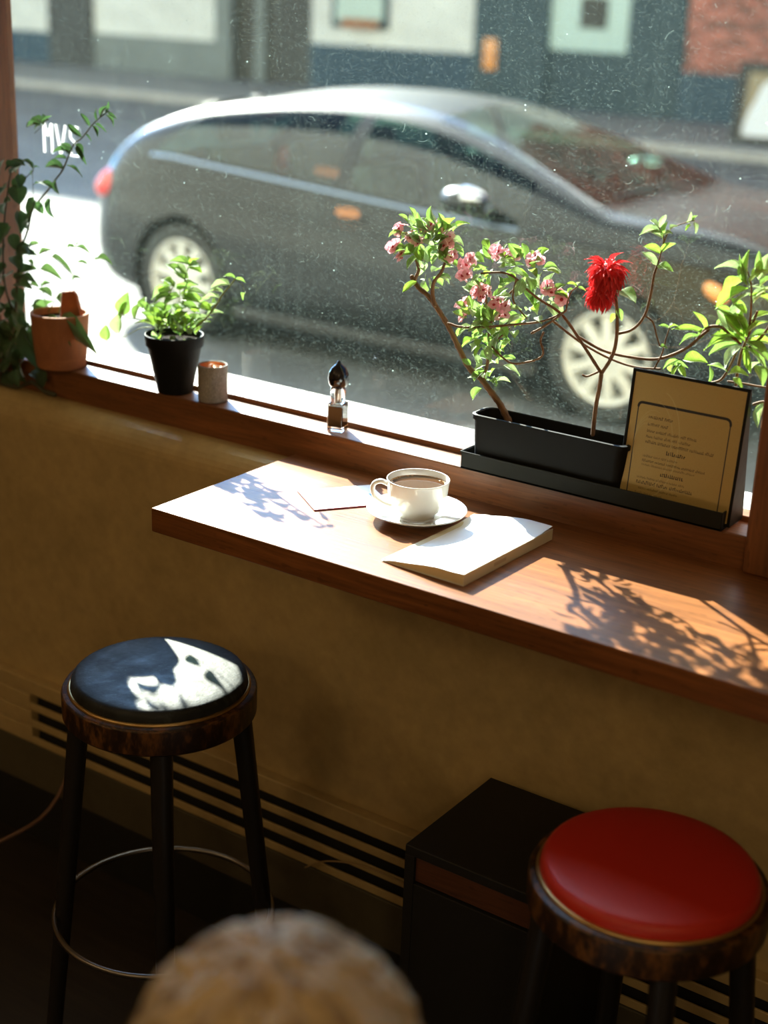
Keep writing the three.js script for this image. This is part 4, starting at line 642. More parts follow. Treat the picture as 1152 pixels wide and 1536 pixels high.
// ================================================================ PLANTS (stems and leaves in metres; each leaf: foot x y z, tip x y z, breadth over length)
const D={pinkStems:[[[[0.061,1.059,0.045],[0.043,1.083,0.045],[0.024,1.101,0.045],[0.008,1.116,0.045]],0.0052,0.0045],[[[0.008,1.116,0.045],[-0.013,1.128,0.045],[-0.032,1.153,0.045],[-0.051,1.181,0.045],[-0.074,1.208,0.045],[-0.095,1.228,0.045],[-0.113,1.238,0.045],[-0.125,1.252,0.045]],0.0045,0.0035],[[[-0.078,1.216,0.05],[-0.083,1.233,0.05],[-0.082,1.249,0.05],[-0.069,1.268,0.05],[-0.063,1.284,0.05]],0.0035,0.002],[[[-0.12,1.248,0.045],[-0.113,1.264,0.045],[-0.117,1.276,0.045],[-0.122,1.293,0.045]],0.003,0.002],[[[0.005,1.114,0.04],[0.014,1.137,0.04],[0.014,1.181,0.04],[0.009,1.215,0.04],[0.003,1.244,0.04],[-0.002,1.259,0.04]],0.003,0.0018],[[[0.016,1.167,0.045],[0.034,1.182,0.045],[0.052,1.201,0.045]],0.002,0.0012],[[[0.013,1.186,0.04],[0.021,1.217,0.04],[0.04,1.245,0.04],[0.061,1.268,0.04]],0.0022,0.0014],[[[-0.045,1.195,0.062],[-0.024,1.193,0.062],[0.011,1.198,0.062],[0.067,1.211,0.062],[0.115,1.224,0.062],[0.143,1.239,0.062],[0.15,1.244,0.062]],0.0019,0.0015],[[[0.099,1.204,0.064],[0.117,1.216,0.064],[0.14,1.235,0.064],[0.151,1.245,0.064]],0.0019,0.0015],[[[0.116,1.207,0.06],[0.112,1.195,0.06],[0.118,1.177,0.06],[0.113,1.169,0.06],[0.092,1.159,0.06],[0.068,1.153,0.06],[0.049,1.16,0.06],[0.032,1.172,0.06]],0.0016,0.0014],[[[0.057,1.275,0.045],[0.054,1.243,0.045],[0.079,1.219,0.045]],0.0016,0.001]],pinkCrowns:[[-0.099,1.299,0.048,0.05,0.045],[-0.116,1.319,0.045,0.035,0.03],[-0.072,1.32,0.05,0.035,0.03],[0.023,1.287,0.045,0.045,0.03],[0.07,1.291,0.04,0.04,0.03],[0.012,1.235,0.05,0.035,0.03],[0.101,1.254,0.04,0.035,0.025],[0.015,1.187,0.045,0.03,0.04],[0.025,1.147,0.042,0.022,0.035],[0.089,1.23,0.045,0.025,0.02],[-0.006,1.204,0.05,0.03,0.025],[0.028,1.209,0.045,0.03,0.03],[0.013,1.108,0.04,0.014,0.02],[-0.097,1.261,0.048,0.032,0.03],[0.055,1.198,0.045,0.016,0.012]],pinkFlowers:[[-0.148,1.321,0.05],[-0.123,1.318,0.055],[-0.137,1.286,0.055],[-0.106,1.308,0.06],[-0.099,1.326,0.05],[-0.089,1.335,0.045],[-0.08,1.335,0.04],[-0.057,1.32,0.05],[-0.061,1.308,0.058],[-0.049,1.293,0.055],[-0.158,1.295,0.048],[-0.16,1.292,0.05],[-0.016,1.295,0.055],[-0.027,1.283,0.05],[-0.03,1.267,0.052],[0.019,1.31,0.045],[0.038,1.309,0.05],[0.047,1.312,0.045],[0.086,1.309,0.05],[0.095,1.304,0.05],[-0.002,1.249,0.056],[0.01,1.252,0.056],[-0.028,1.224,0.055],[0.038,1.241,0.06],[0.048,1.23,0.06],[-0.019,1.211,0.055],[0.112,1.272,0.05],[0.119,1.263,0.05],[0.136,1.256,0.05],[0.013,1.243,0.06],[0.043,1.219,0.058]],redStems:[[[[0.203,1.069,0.05],[0.204,1.111,0.05],[0.208,1.142,0.052],[0.21,1.162,0.054]],0.0032,0.003],[[[0.211,1.163,0.056],[0.222,1.183,0.056],[0.228,1.202,0.056],[0.229,1.228,0.056],[0.226,1.256,0.056],[0.22,1.283,0.056],[0.213,1.307,0.056],[0.208,1.321,0.056]],0.0028,0.0022],[[[0.212,1.163,0.058],[0.195,1.182,0.058],[0.174,1.205,0.058],[0.15,1.23,0.058],[0.137,1.24,0.058],[0.1,1.255,0.058],[0.077,1.268,0.058],[0.061,1.279,0.058],[0.042,1.283,0.058],[0.005,1.277,0.058]],0.0024,0.0014],[[[0.182,1.155,0.056],[0.188,1.154,0.056],[0.198,1.159,0.056],[0.209,1.166,0.056]],0.0016,0.0016],[[[0.226,1.221,0.05],[0.249,1.231,0.05],[0.265,1.252,0.05],[0.271,1.28,0.05],[0.274,1.313,0.05],[0.277,1.324,0.05]],0.0022,0.0018],[[[0.277,1.324,0.05],[0.281,1.346,0.05],[0.282,1.364,0.05],[0.273,1.376,0.05]],0.0012,0.0008],[[[0.281,1.346,0.05],[0.29,1.374,0.05],[0.308,1.385,0.05],[0.324,1.391,0.05]],0.001,0.0006],[[[0.123,1.222,0.046],[0.174,1.197,0.046],[0.223,1.182,0.046],[0.259,1.178,0.046],[0.295,1.182,0.046]],0.0018,0.0015],[[[0.168,1.207,0.05],[0.208,1.194,0.05],[0.255,1.192,0.05],[0.29,1.196,0.05],[0.316,1.208,0.05],[0.337,1.223,0.05],[0.349,1.237,0.05],[0.36,1.248,0.05]],0.002,0.0022],[[[0.267,1.253,0.05],[0.278,1.247,0.05],[0.287,1.227,0.05],[0.293,1.214,0.05]],0.0014,0.001],[[[0.289,1.183,0.052],[0.298,1.206,0.052],[0.302,1.23,0.052],[0.305,1.242,0.052]],0.0013,0.001],[[[0.146,1.242,0.054],[0.148,1.258,0.054],[0.153,1.272,0.054],[0.161,1.279,0.054]],0.0012,0.001]],redLeaves:[[0.276,1.325,0.05,0.254,1.341,0.05,0.5],[0.278,1.325,0.05,0.303,1.322,0.05,0.5],[0.28,1.341,0.05,0.257,1.349,0.05,0.5],[0.282,1.343,0.05,0.302,1.358,0.05,0.5],[0.281,1.361,0.05,0.258,1.37,0.05,0.45],[0.282,1.363,0.05,0.287,1.387,0.05,0.4],[0.276,1.372,0.05,0.249,1.363,0.05,0.45],[0.274,1.375,0.05,0.283,1.394,0.05,0.4],[0.273,1.376,0.05,0.257,1.383,0.05,0.4],[0.29,1.373,0.05,0.302,1.382,0.05,0.5],[0.313,1.386,0.05,0.317,1.401,0.05,0.4],[0.322,1.389,0.05,0.329,1.399,0.05,0.4],[0.324,1.389,0.05,0.331,1.375,0.05,0.4],[0.319,1.385,0.05,0.314,1.376,0.05,0.4],[0.282,1.364,0.05,0.297,1.372,0.05,0.5],[0.222,1.279,0.056,0.26,1.274,0.062,0.62],[0.226,1.259,0.056,0.235,1.242,0.05,0.5],[0.159,1.278,0.05,0.142,1.281,0.05,0.3],[0.159,1.278,0.05,0.172,1.274,0.05,0.35],[0.157,1.276,0.05,0.164,1.287,0.05,0.3],[0.146,1.259,0.05,0.123,1.267,0.05,0.3],[0.304,1.242,0.05,0.29,1.245,0.05,0.4],[0.304,1.242,0.05,0.311,1.251,0.05,0.5],[0.304,1.242,0.05,0.315,1.246,0.05,0.3],[0.293,1.214,0.05,0.307,1.215,0.05,0.4],[0.153,1.274,0.05,0.141,1.266,0.05,0.3],[0.226,1.251,0.056,0.215,1.236,0.045,0.5]],leafyStems:[[[[0.399,1.142,0.03],[0.4,1.163,0.03],[0.401,1.192,0.032],[0.404,1.221,0.034],[0.412,1.25,0.036],[0.421,1.281,0.04]],0.0026,0.0018],[[[0.362,1.171,0.035],[0.379,1.179,0.034],[0.388,1.195,0.034],[0.397,1.221,0.034]],0.002,0.0016],[[[0.413,1.25,0.038],[0.411,1.286,0.038],[0.407,1.317,0.038],[0.401,1.331,0.038]],0.0018,0.001],[[[0.404,1.221,0.034],[0.415,1.232,0.034],[0.429,1.248,0.034],[0.442,1.272,0.034]],0.002,0.0016],[[[0.347,1.236,0.045],[0.357,1.25,0.045],[0.374,1.254,0.045],[0.392,1.244,0.045],[0.405,1.236,0.045]],0.0024,0.0018],[[[0.389,1.178,0.03],[0.406,1.179,0.03],[0.425,1.179,0.03],[0.453,1.18,0.03]],0.0016,0.0014],[[[0.432,1.156,0.04],[0.442,1.161,0.04],[0.459,1.165,0.04]],0.002,0.0018]],leafyLeaves:[[0.4,1.326,0.038,0.352,1.333,0.038,0.3],[0.4,1.322,0.038,0.365,1.293,0.038,0.35],[0.404,1.31,0.038,0.365,1.277,0.038,0.33],[0.405,1.316,0.038,0.434,1.342,0.038,0.4],[0.418,1.33,0.038,0.414,1.361,0.038,0.35],[0.405,1.312,0.038,0.437,1.308,0.038,0.35],[0.41,1.304,0.038,0.386,1.284,0.038,0.3],[0.407,1.301,0.038,0.442,1.289,0.038,0.4],[0.403,1.313,0.038,0.389,1.354,0.038,0.12],[0.403,1.313,0.038,0.394,1.358,0.038,0.1],[0.387,1.264,0.038,0.363,1.281,0.038,0.42],[0.381,1.265,0.038,0.366,1.252,0.038,0.4],[0.39,1.257,0.038,0.401,1.292,0.038,0.5],[0.398,1.248,0.038,0.366,1.277,0.038,0.55],[0.406,1.245,0.038,0.378,1.272,0.038,0.5],[0.408,1.245,0.038,0.391,1.278,0.038,0.4],[0.409,1.239,0.038,0.382,1.247,0.038,0.4],[0.404,1.236,0.038,0.355,1.224,0.038,0.28],[0.402,1.234,0.038,0.359,1.212,0.038,0.25],[0.404,1.238,0.038,0.365,1.242,0.038,0.4],[0.409,1.237,0.038,0.451,1.216,0.038,0.3],[0.411,1.239,0.038,0.448,1.238,0.038,0.3],[0.412,1.243,0.038,0.446,1.256,0.038,0.3],[0.41,1.232,0.038,0.446,1.201,0.038,0.35],[0.41,1.232,0.038,0.422,1.197,0.038,0.3],[0.404,1.231,0.038,0.379,1.193,0.038,0.55],[0.405,1.229,0.038,0.433,1.215,0.038,0.45],[0.41,1.245,0.038,0.435,1.272,0.038,0.4],[0.411,1.252,0.038,0.396,1.282,0.038,0.4],[0.413,1.268,0.038,0.442,1.282,0.038,0.4],[0.323,1.198,0.038,0.356,1.199,0.038,0.55],[0.359,1.197,0.038,0.39,1.195,0.038,0.5],[0.391,1.189,0.038,0.42,1.197,0.038,0.5],[0.364,1.172,0.038,0.361,1.197,0.038,0.25],[0.398,1.187,0.038,0.417,1.177,0.038,0.4],[0.426,1.209,0.038,0.446,1.187,0.038,0.6],[0.42,1.197,0.038,0.434,1.217,0.038,0.5],[0.351,1.245,0.038,0.336,1.271,0.038,0.3],[0.352,1.24,0.038,0.308,1.243,0.038,0.25],[0.347,1.234,0.038,0.318,1.223,0.038,0.25],[0.343,1.231,0.038,0.358,1.252,0.038,0.4],[0.447,1.16,0.045,0.443,1.135,0.05,0.4],[0.45,1.163,0.045,0.45,1.131,0.05,0.35],[0.452,1.161,0.045,0.457,1.139,0.05,0.4],[0.312,1.191,0.038,0.302,1.175,0.038,0.4],[0.315,1.194,0.038,0.324,1.176,0.038,0.4],[0.32,1.19,0.038,0.334,1.175,0.038,0.35],[0.322,1.193,0.038,0.313,1.168,0.038,0.4],[0.317,1.197,0.038,0.299,1.183,0.038,0.35],[0.308,1.188,0.038,0.33,1.187,0.038,0.4],[0.371,1.253,0.038,0.384,1.273,0.038,0.45],[0.406,1.276,0.038,0.383,1.295,0.038,0.4],[0.414,1.291,0.038,0.433,1.316,0.038,0.4],[0.417,1.322,0.038,0.425,1.359,0.038,0.5],[0.42,1.314,0.038,0.436,1.33,0.038,0.5]],ivyStems:[[[[-0.6,1.093,0.05],[-0.593,1.124,0.05],[-0.586,1.159,0.05],[-0.583,1.189,0.05],[-0.574,1.209,0.05]],0.0016,0.001],[[[-0.554,1.108,0.055],[-0.531,1.127,0.055],[-0.513,1.148,0.055],[-0.494,1.174,0.055],[-0.479,1.189,0.055],[-0.468,1.202,0.055]],0.002,0.0014],[[[-0.655,1.091,0.055],[-0.687,1.083,0.055],[-0.72,1.065,0.055],[-0.75,1.052,0.055],[-0.77,1.046,0.055]],0.0009,0.0007],[[[-0.653,1.102,0.06],[-0.689,1.101,0.06],[-0.717,1.1,0.06],[-0.725,1.107,0.06]],0.0011,0.0008],[[[-0.623,1.094,0.055],[-0.626,1.125,0.055],[-0.614,1.156,0.055],[-0.603,1.175,0.055]],0.0012,0.0008],[[[-0.614,1.094,0.045],[-0.604,1.133,0.045],[-0.6,1.163,0.045]],0.001,0.0007],[[[-0.47,1.201,0.052],[-0.454,1.192,0.052],[-0.449,1.18,0.052]],0.0006,0.0005],[[[-0.636,1.093,0.058],[-0.648,1.111,0.058],[-0.664,1.12,0.058]],0.001,0.0007],[[[-0.581,1.1,0.05],[-0.563,1.128,0.05],[-0.55,1.148,0.05]],0.001,0.0007]],ivyLeaves:[[-0.773,1.046,0.052,-0.777,1.069,0.052,0.75],[-0.733,1.095,0.052,-0.73,1.121,0.052,0.7],[-0.733,1.103,0.052,-0.728,1.134,0.052,0.75],[-0.742,1.067,0.052,-0.744,1.098,0.052,0.75],[-0.704,1.095,0.052,-0.692,1.123,0.052,0.65],[-0.682,1.119,0.052,-0.688,1.133,0.052,0.8],[-0.572,1.21,0.052,-0.605,1.212,0.052,0.4],[-0.572,1.21,0.052,-0.548,1.204,0.052,0.5],[-0.575,1.205,0.052,-0.542,1.214,0.052,0.4],[-0.578,1.195,0.052,-0.605,1.203,0.052,0.45],[-0.581,1.186,0.052,-0.621,1.203,0.052,0.4],[-0.572,1.21,0.052,-0.584,1.222,0.052,0.4],[-0.572,1.207,0.052,-0.56,1.22,0.052,0.5],[-0.606,1.174,0.052,-0.64,1.152,0.052,0.55],[-0.606,1.168,0.052,-0.632,1.176,0.052,0.5],[-0.612,1.161,0.052,-0.647,1.144,0.052,0.5],[-0.603,1.167,0.052,-0.578,1.166,0.052,0.5],[-0.594,1.164,0.052,-0.56,1.177,0.052,0.45],[-0.594,1.159,0.052,-0.564,1.152,0.052,0.5],[-0.594,1.153,0.052,-0.622,1.137,0.052,0.5],[-0.585,1.16,0.052,-0.548,1.163,0.052,0.4],[-0.597,1.141,0.052,-0.564,1.134,0.052,0.5],[-0.585,1.148,0.052,-0.548,1.148,0.052,0.45],[-0.47,1.201,0.052,-0.486,1.204,0.052,0.4],[-0.482,1.189,0.052,-0.515,1.181,0.052,0.32],[-0.496,1.173,0.052,-0.516,1.175,0.052,0.4],[-0.47,1.201,0.052,-0.457,1.197,0.052,0.4],[-0.504,1.163,0.052,-0.53,1.161,0.052,0.4],[-0.51,1.154,0.052,-0.531,1.145,0.052,0.5],[-0.522,1.14,0.052,-0.549,1.142,0.052,0.5],[-0.534,1.126,0.052,-0.511,1.137,0.052,0.4],[-0.449,1.18,0.052,-0.46,1.169,0.052,0.4],[-0.66,1.099,0.052,-0.679,1.111,0.052,0.7],[-0.642,1.095,0.052,-0.67,1.103,0.052,0.7],[-0.632,1.099,0.052,-0.654,1.115,0.052,0.7],[-0.623,1.098,0.052,-0.641,1.119,0.052,0.7],[-0.613,1.098,0.052,-0.613,1.123,0.052,0.65],[-0.604,1.101,0.052,-0.597,1.128,0.052,0.6],[-0.595,1.1,0.052,-0.576,1.127,0.052,0.6],[-0.582,1.102,0.052,-0.555,1.123,0.052,0.6],[-0.57,1.104,0.052,-0.543,1.116,0.052,0.6],[-0.654,1.091,0.052,-0.683,1.096,0.052,0.7],[-0.626,1.093,0.052,-0.648,1.099,0.052,0.7],[-0.607,1.094,0.052,-0.626,1.105,0.052,0.6],[-0.586,1.097,0.052,-0.567,1.112,0.052,0.6],[-0.561,1.108,0.052,-0.537,1.124,0.052,0.5],[-0.635,1.106,0.052,-0.616,1.13,0.052,0.6],[-0.647,1.111,0.052,-0.663,1.127,0.052,0.7],[-0.669,1.117,0.052,-0.679,1.132,0.052,0.7],[-0.628,1.121,0.052,-0.653,1.127,0.052,0.6],[-0.591,1.124,0.052,-0.613,1.135,0.052,0.5],[-0.561,1.129,0.052,-0.54,1.142,0.052,0.5],[-0.548,1.148,0.052,-0.53,1.159,0.052,0.5],[-0.617,1.149,0.052,-0.641,1.138,0.052,0.5],[-0.573,1.118,0.052,-0.591,1.129,0.052,0.6],[-0.601,1.116,0.052,-0.579,1.136,0.052,0.5]],clayStems:[[[[-0.896,1.077,0.05],[-0.881,1.107,0.05],[-0.862,1.129,0.05],[-0.854,1.147,0.05],[-0.849,1.182,0.05],[-0.846,1.206,0.05]],0.0012,0.0007],[[[-0.914,1.075,0.055],[-0.925,1.098,0.055],[-0.934,1.122,0.055],[-0.939,1.152,0.055],[-0.942,1.182,0.055]],0.0011,0.0007],[[[-0.854,1.147,0.05],[-0.833,1.162,0.05],[-0.816,1.176,0.05]],0.0006,0.0004],[[[-0.849,1.152,0.055],[-0.874,1.167,0.055],[-0.902,1.181,0.055],[-0.919,1.183,0.055]],0.0009,0.0006],[[[-0.936,1.165,0.06],[-0.907,1.185,0.06],[-0.927,1.199,0.06],[-0.906,1.207,0.06],[-0.874,1.213,0.06]],0.0007,0.0005],[[[-0.914,1.076,0.06],[-0.898,1.097,0.06],[-0.883,1.115,0.06]],0.0012,0.001],[[[-0.947,1.045,0.075],[-0.92,1.05,0.075],[-0.888,1.06,0.075]],0.0008,0.0006]],clayLeaves:[[-0.84,1.207,0.056,-0.862,1.202,0.056,0.4],[-0.84,1.207,0.056,-0.809,1.197,0.056,0.2],[-0.84,1.207,0.056,-0.831,1.216,0.056,0.4],[-0.848,1.156,0.056,-0.915,1.184,0.056,0.13],[-0.81,1.178,0.056,-0.833,1.182,0.056,0.25],[-0.792,1.19,0.056,-0.753,1.19,0.056,0.35],[-0.787,1.191,0.056,-0.779,1.196,0.056,0.6],[-0.938,1.152,0.056,-0.882,1.144,0.056,0.32],[-0.941,1.153,0.056,-0.989,1.136,0.056,0.2],[-0.933,1.122,0.056,-0.909,1.132,0.056,0.2],[-0.936,1.18,0.056,-0.914,1.191,0.056,0.3],[-0.878,1.214,0.056,-0.868,1.219,0.056,0.5],[-0.91,1.206,0.056,-0.921,1.197,0.056,0.5],[-0.931,1.201,0.056,-0.958,1.192,0.056,0.3],[-0.936,1.119,0.056,-0.972,1.119,0.056,0.25],[-0.848,1.149,0.056,-0.817,1.155,0.056,0.2],[-0.852,1.146,0.056,-0.834,1.153,0.056,0.3],[-0.906,1.106,0.056,-0.936,1.119,0.056,0.6],[-0.895,1.108,0.056,-0.851,1.095,0.056,0.35],[-0.893,1.11,0.056,-0.861,1.106,0.056,0.4],[-0.902,1.099,0.056,-0.943,1.071,0.056,0.7],[-0.921,1.084,0.056,-0.956,1.084,0.056,0.7],[-0.881,1.102,0.056,-0.848,1.075,0.056,0.25],[-0.893,1.058,0.07,-0.752,1.033,0.1,0.13],[-0.92,1.05,0.075,-0.818,1.049,0.09,0.16],[-0.919,1.052,0.056,-0.886,1.03,0.056,0.3],[-0.941,1.188,0.056,-0.968,1.173,0.056,0.3],[-0.952,1.156,0.056,-0.978,1.163,0.056,0.3]],vineStems:[[[[-1.003,0.915,0.09],[-0.991,0.98,0.09],[-0.976,1.058,0.085],[-0.969,1.133,0.08],[-0.96,1.192,0.075]],0.003,0.0025],[[[-0.969,1.185,0.07],[-0.946,1.226,0.07],[-0.933,1.26,0.07],[-0.918,1.277,0.07],[-0.889,1.303,0.07],[-0.867,1.325,0.07],[-0.85,1.342,0.07],[-0.832,1.37,0.07],[-0.818,1.39,0.07],[-0.801,1.4,0.07],[-0.771,1.427,0.07],[-0.754,1.439,0.07],[-0.742,1.446,0.07]],0.0024,0.001],[[[-0.979,1.07,0.085],[-0.997,1.117,0.085],[-0.998,1.178,0.085],[-0.987,1.252,0.085],[-0.971,1.313,0.085],[-0.963,1.338,0.085]],0.0022,0.0012],[[[-0.966,1.278,0.08],[-0.935,1.319,0.08],[-0.913,1.336,0.08]],0.001,0.0008],[[[-0.925,1.288,0.072],[-0.925,1.317,0.072],[-0.924,1.338,0.072]],0.0006,0.0005],[[[-0.917,1.399,0.07],[-0.902,1.409,0.07],[-0.892,1.417,0.07]],0.0006,0.0005],[[[-0.999,0.92,0.11],[-0.952,0.937,0.11],[-0.91,0.955,0.11],[-0.864,0.948,0.12],[-0.84,0.947,0.12]],0.0035,0.0045]],vineDark:[[-0.945,1.339,0.082,-0.978,1.322,0.082,0.5],[-0.934,1.345,0.082,-0.973,1.334,0.082,0.5],[-0.955,1.317,0.082,-0.955,1.294,0.082,0.9],[-0.946,1.325,0.082,-0.941,1.302,0.082,0.8],[-0.954,1.306,0.082,-0.939,1.275,0.082,0.95],[-0.911,1.284,0.082,-0.927,1.25,0.082,0.9],[-0.911,1.282,0.082,-0.899,1.26,0.082,0.6],[-0.87,1.289,0.082,-0.872,1.251,0.082,0.55],[-0.927,1.253,0.082,-0.943,1.227,0.082,0.6],[-0.954,1.258,0.082,-0.943,1.221,0.082,0.7],[-0.962,1.253,0.082,-0.953,1.232,0.082,0.7],[-0.856,1.309,0.082,-0.895,1.319,0.082,0.3],[-0.855,1.325,0.082,-0.843,1.301,0.082,0.2],[-0.889,1.315,0.082,-0.916,1.312,0.082,0.4],[-0.931,1.343,0.082,-0.967,1.328,0.082,0.5],[-0.974,1.277,0.082,-1.004,1.25,0.082,0.8],[-0.983,1.3,0.082,-1.017,1.273,0.082,0.8],[-0.981,1.229,0.082,-1.005,1.195,0.082,0.8],[-0.971,1.218,0.082,-0.956,1.19,0.082,0.7],[-0.995,1.191,0.082,-1.023,1.156,0.082,0.8],[-0.97,1.184,0.082,-0.925,1.185,0.082,0.5],[-0.966,1.192,0.082,-0.93,1.201,0.082,0.4],[-0.96,1.183,0.082,-0.917,1.191,0.082,0.4],[-0.978,1.175,0.082,-0.948,1.154,0.082,0.7],[-0.994,1.154,0.082,-1.018,1.12,0.082,0.8],[-0.98,1.144,0.082,-1.011,1.127,0.082,0.7],[-0.971,1.133,0.082,-0.921,1.135,0.082,0.55],[-0.964,1.127,0.082,-0.918,1.128,0.082,0.6],[-0.979,1.117,0.082,-0.96,1.085,0.082,0.7],[-1.001,1.116,0.082,-1.025,1.081,0.082,0.8],[-0.992,1.092,0.082,-0.972,1.06,0.082,0.8],[-0.978,1.079,0.082,-0.959,1.047,0.082,0.75],[-1.011,1.077,0.082,-1.033,1.035,0.082,0.9],[-0.998,1.056,0.082,-1.027,1.017,0.082,0.8],[-0.966,1.052,0.082,-0.986,1.017,0.082,0.8],[-0.928,1.049,0.1,-0.887,0.975,0.1,0.65],[-0.936,1.041,0.1,-0.903,0.997,0.1,0.7],[-0.982,1.031,0.082,-1.007,0.982,0.082,0.8],[-1.008,1.02,0.082,-1.037,0.977,0.082,0.9],[-0.991,1.004,0.082,-0.964,0.97,0.082,0.8],[-0.978,0.987,0.082,-1.006,0.947,0.082,0.8],[-1.018,0.987,0.082,-1.044,0.943,0.082,0.9],[-0.952,0.998,0.082,-0.973,0.956,0.082,0.8],[-0.946,0.98,0.082,-0.933,0.947,0.082,0.7],[-0.991,0.959,0.082,-0.967,0.931,0.082,0.8],[-1.013,0.955,0.082,-1.038,0.918,0.082,0.9],[-0.905,0.978,0.1,-0.878,0.951,0.1,0.7],[-0.973,0.949,0.082,-0.994,0.916,0.082,0.8],[-0.916,0.969,0.1,-0.881,0.961,0.1,0.6],[-0.986,1.347,0.082,-1.01,1.319,0.082,0.6],[-0.977,1.334,0.082,-0.958,1.35,0.082,0.5]],vineLight:[[-0.832,1.37,0.07,-0.857,1.386,0.07,0.5],[-0.828,1.372,0.07,-0.864,1.374,0.07,0.45],[-0.825,1.375,0.07,-0.844,1.391,0.07,0.5],[-0.839,1.362,0.07,-0.862,1.362,0.07,0.4],[-0.818,1.39,0.07,-0.793,1.364,0.07,0.35],[-0.814,1.387,0.07,-0.787,1.358,0.07,0.25],[-0.839,1.351,0.07,-0.804,1.336,0.07,0.14],[-0.846,1.343,0.07,-0.897,1.343,0.07,0.25],[-0.798,1.402,0.07,-0.829,1.422,0.07,0.3],[-0.779,1.422,0.07,-0.795,1.444,0.07,0.28],[-0.774,1.424,0.07,-0.765,1.405,0.07,0.22],[-0.761,1.432,0.07,-0.77,1.453,0.07,0.2],[-0.754,1.439,0.07,-0.741,1.46,0.07,0.3],[-0.746,1.444,0.07,-0.726,1.45,0.07,0.25],[-0.742,1.444,0.07,-0.73,1.426,0.07,0.35],[-0.738,1.447,0.07,-0.717,1.44,0.07,0.3],[-0.741,1.449,0.07,-0.735,1.467,0.07,0.3],[-0.768,1.427,0.07,-0.746,1.415,0.07,0.2],[-0.791,1.409,0.07,-0.778,1.397,0.07,0.2],[-0.899,1.416,0.07,-0.936,1.408,0.07,0.4],[-0.895,1.416,0.07,-0.925,1.425,0.07,0.4],[-0.895,1.419,0.07,-0.901,1.434,0.07,0.45],[-0.892,1.418,0.07,-0.871,1.434,0.07,0.4],[-0.892,1.414,0.07,-0.871,1.427,0.07,0.3],[-0.899,1.414,0.07,-0.916,1.406,0.07,0.4],[-0.924,1.336,0.07,-0.948,1.343,0.07,0.4],[-0.924,1.338,0.07,-0.907,1.342,0.07,0.3],[-0.924,1.333,0.07,-0.935,1.325,0.07,0.4],[-0.927,1.34,0.07,-0.965,1.348,0.07,0.3]],extra:{}};

// leaf blades: long, oval, heart-shaped; foot at the origin, tip at x = 1, upper side +y
function blade(kind, bend, fold) {
  const n = 8, m = 4, pos = [], uv = [], idx = [];
  const half = { long: (t) => Math.sin(Math.PI * Math.pow(t, 0.85)) ** 0.9, oval: (t) => Math.sin(Math.PI * Math.pow(t, 0.75)) ** 0.75, heart: (t) => (t < 0.02 ? 0.25 : Math.sin(Math.PI * Math.pow(t, 0.5)) ** 0.8), spoon: (t) => Math.sin(Math.PI * Math.pow(t, 1.5)) ** 0.7 + 0.05 * (1 - t) }[kind];
  for (let i = 0; i <= n; i++) for (let j = 0; j <= m; j++) {
    const t = i / n, s = (j / m) * 2 - 1, w = 0.5 * half(t);
    const back = kind === 'heart' && t < 0.12 ? -0.10 * Math.abs(s) : 0;
    pos.push(t + back, bend * (t * (1 - t) * 1.2) - bend * 0.3 * t * t + fold * Math.abs(s) * w * 2 + 0.03 * Math.sin(t * 9 + s * 2) * Math.abs(s), s * w);
    uv.push(t, (s + 1) / 2);
  }
  for (let i = 0; i < n; i++) for (let j = 0; j < m; j++) { const a = i * (m + 1) + j, b = a + m + 1; idx.push(a, a + 1, b, b, a + 1, b + 1); }
  const g = new THREE.BufferGeometry();
  g.setAttribute('position', new THREE.Float32BufferAttribute(pos, 3)); g.setAttribute('uv', new THREE.Float32BufferAttribute(uv, 2)); g.setIndex(idx); g.computeVertexNormals();
  return g;
}
const BL = {}; for (const k of ['long', 'oval', 'heart', 'spoon']) BL[k] = [blade(k, 0.18, 0.12), blade(k, 0.34, 0.2), blade(k, 0.06, 0.28)];
function leaf(parent, foot, tip, breadth, kind, mat, up) {
  const d = tip.clone().sub(foot), len = d.length(); d.normalize();
  const u = (up ?? V(rr(-0.7, 0.7), 1, rr(-0.2, 1.0))).normalize(), side = V().crossVectors(d, u).normalize(), n = V().crossVectors(side, d);
  const m = mesh('leaf', BL[kind][Math.floor(rnd() * 3)], mat, parent);
  m.matrixAutoUpdate = true;
  m.quaternion.setFromRotationMatrix(new THREE.Matrix4().makeBasis(d, n, side));
  m.position.copy(foot); m.scale.set(len, len, len * breadth);
  return m;
}
function stems(parent, list, mat, knobs = 0) { for (const [pts, r0, r1] of list) mesh('stem', tube(pts, r0, r1, 0, 7, knobs), mat, parent); }
function leaves(parent, list, kind, mat, jitter = 0.012, grow = 0) { for (const [a, b, c, d, e, f, w] of list) leaf(parent, V(a, b, c), V(d + (d - a) * grow, e + (e - b) * grow, f + rr(-jitter, jitter)), w, Array.isArray(kind) ? kind[Math.floor(rnd() * kind.length)] : kind, Array.isArray(mat) ? mat[Math.floor(rnd() * mat.length)] : mat); }

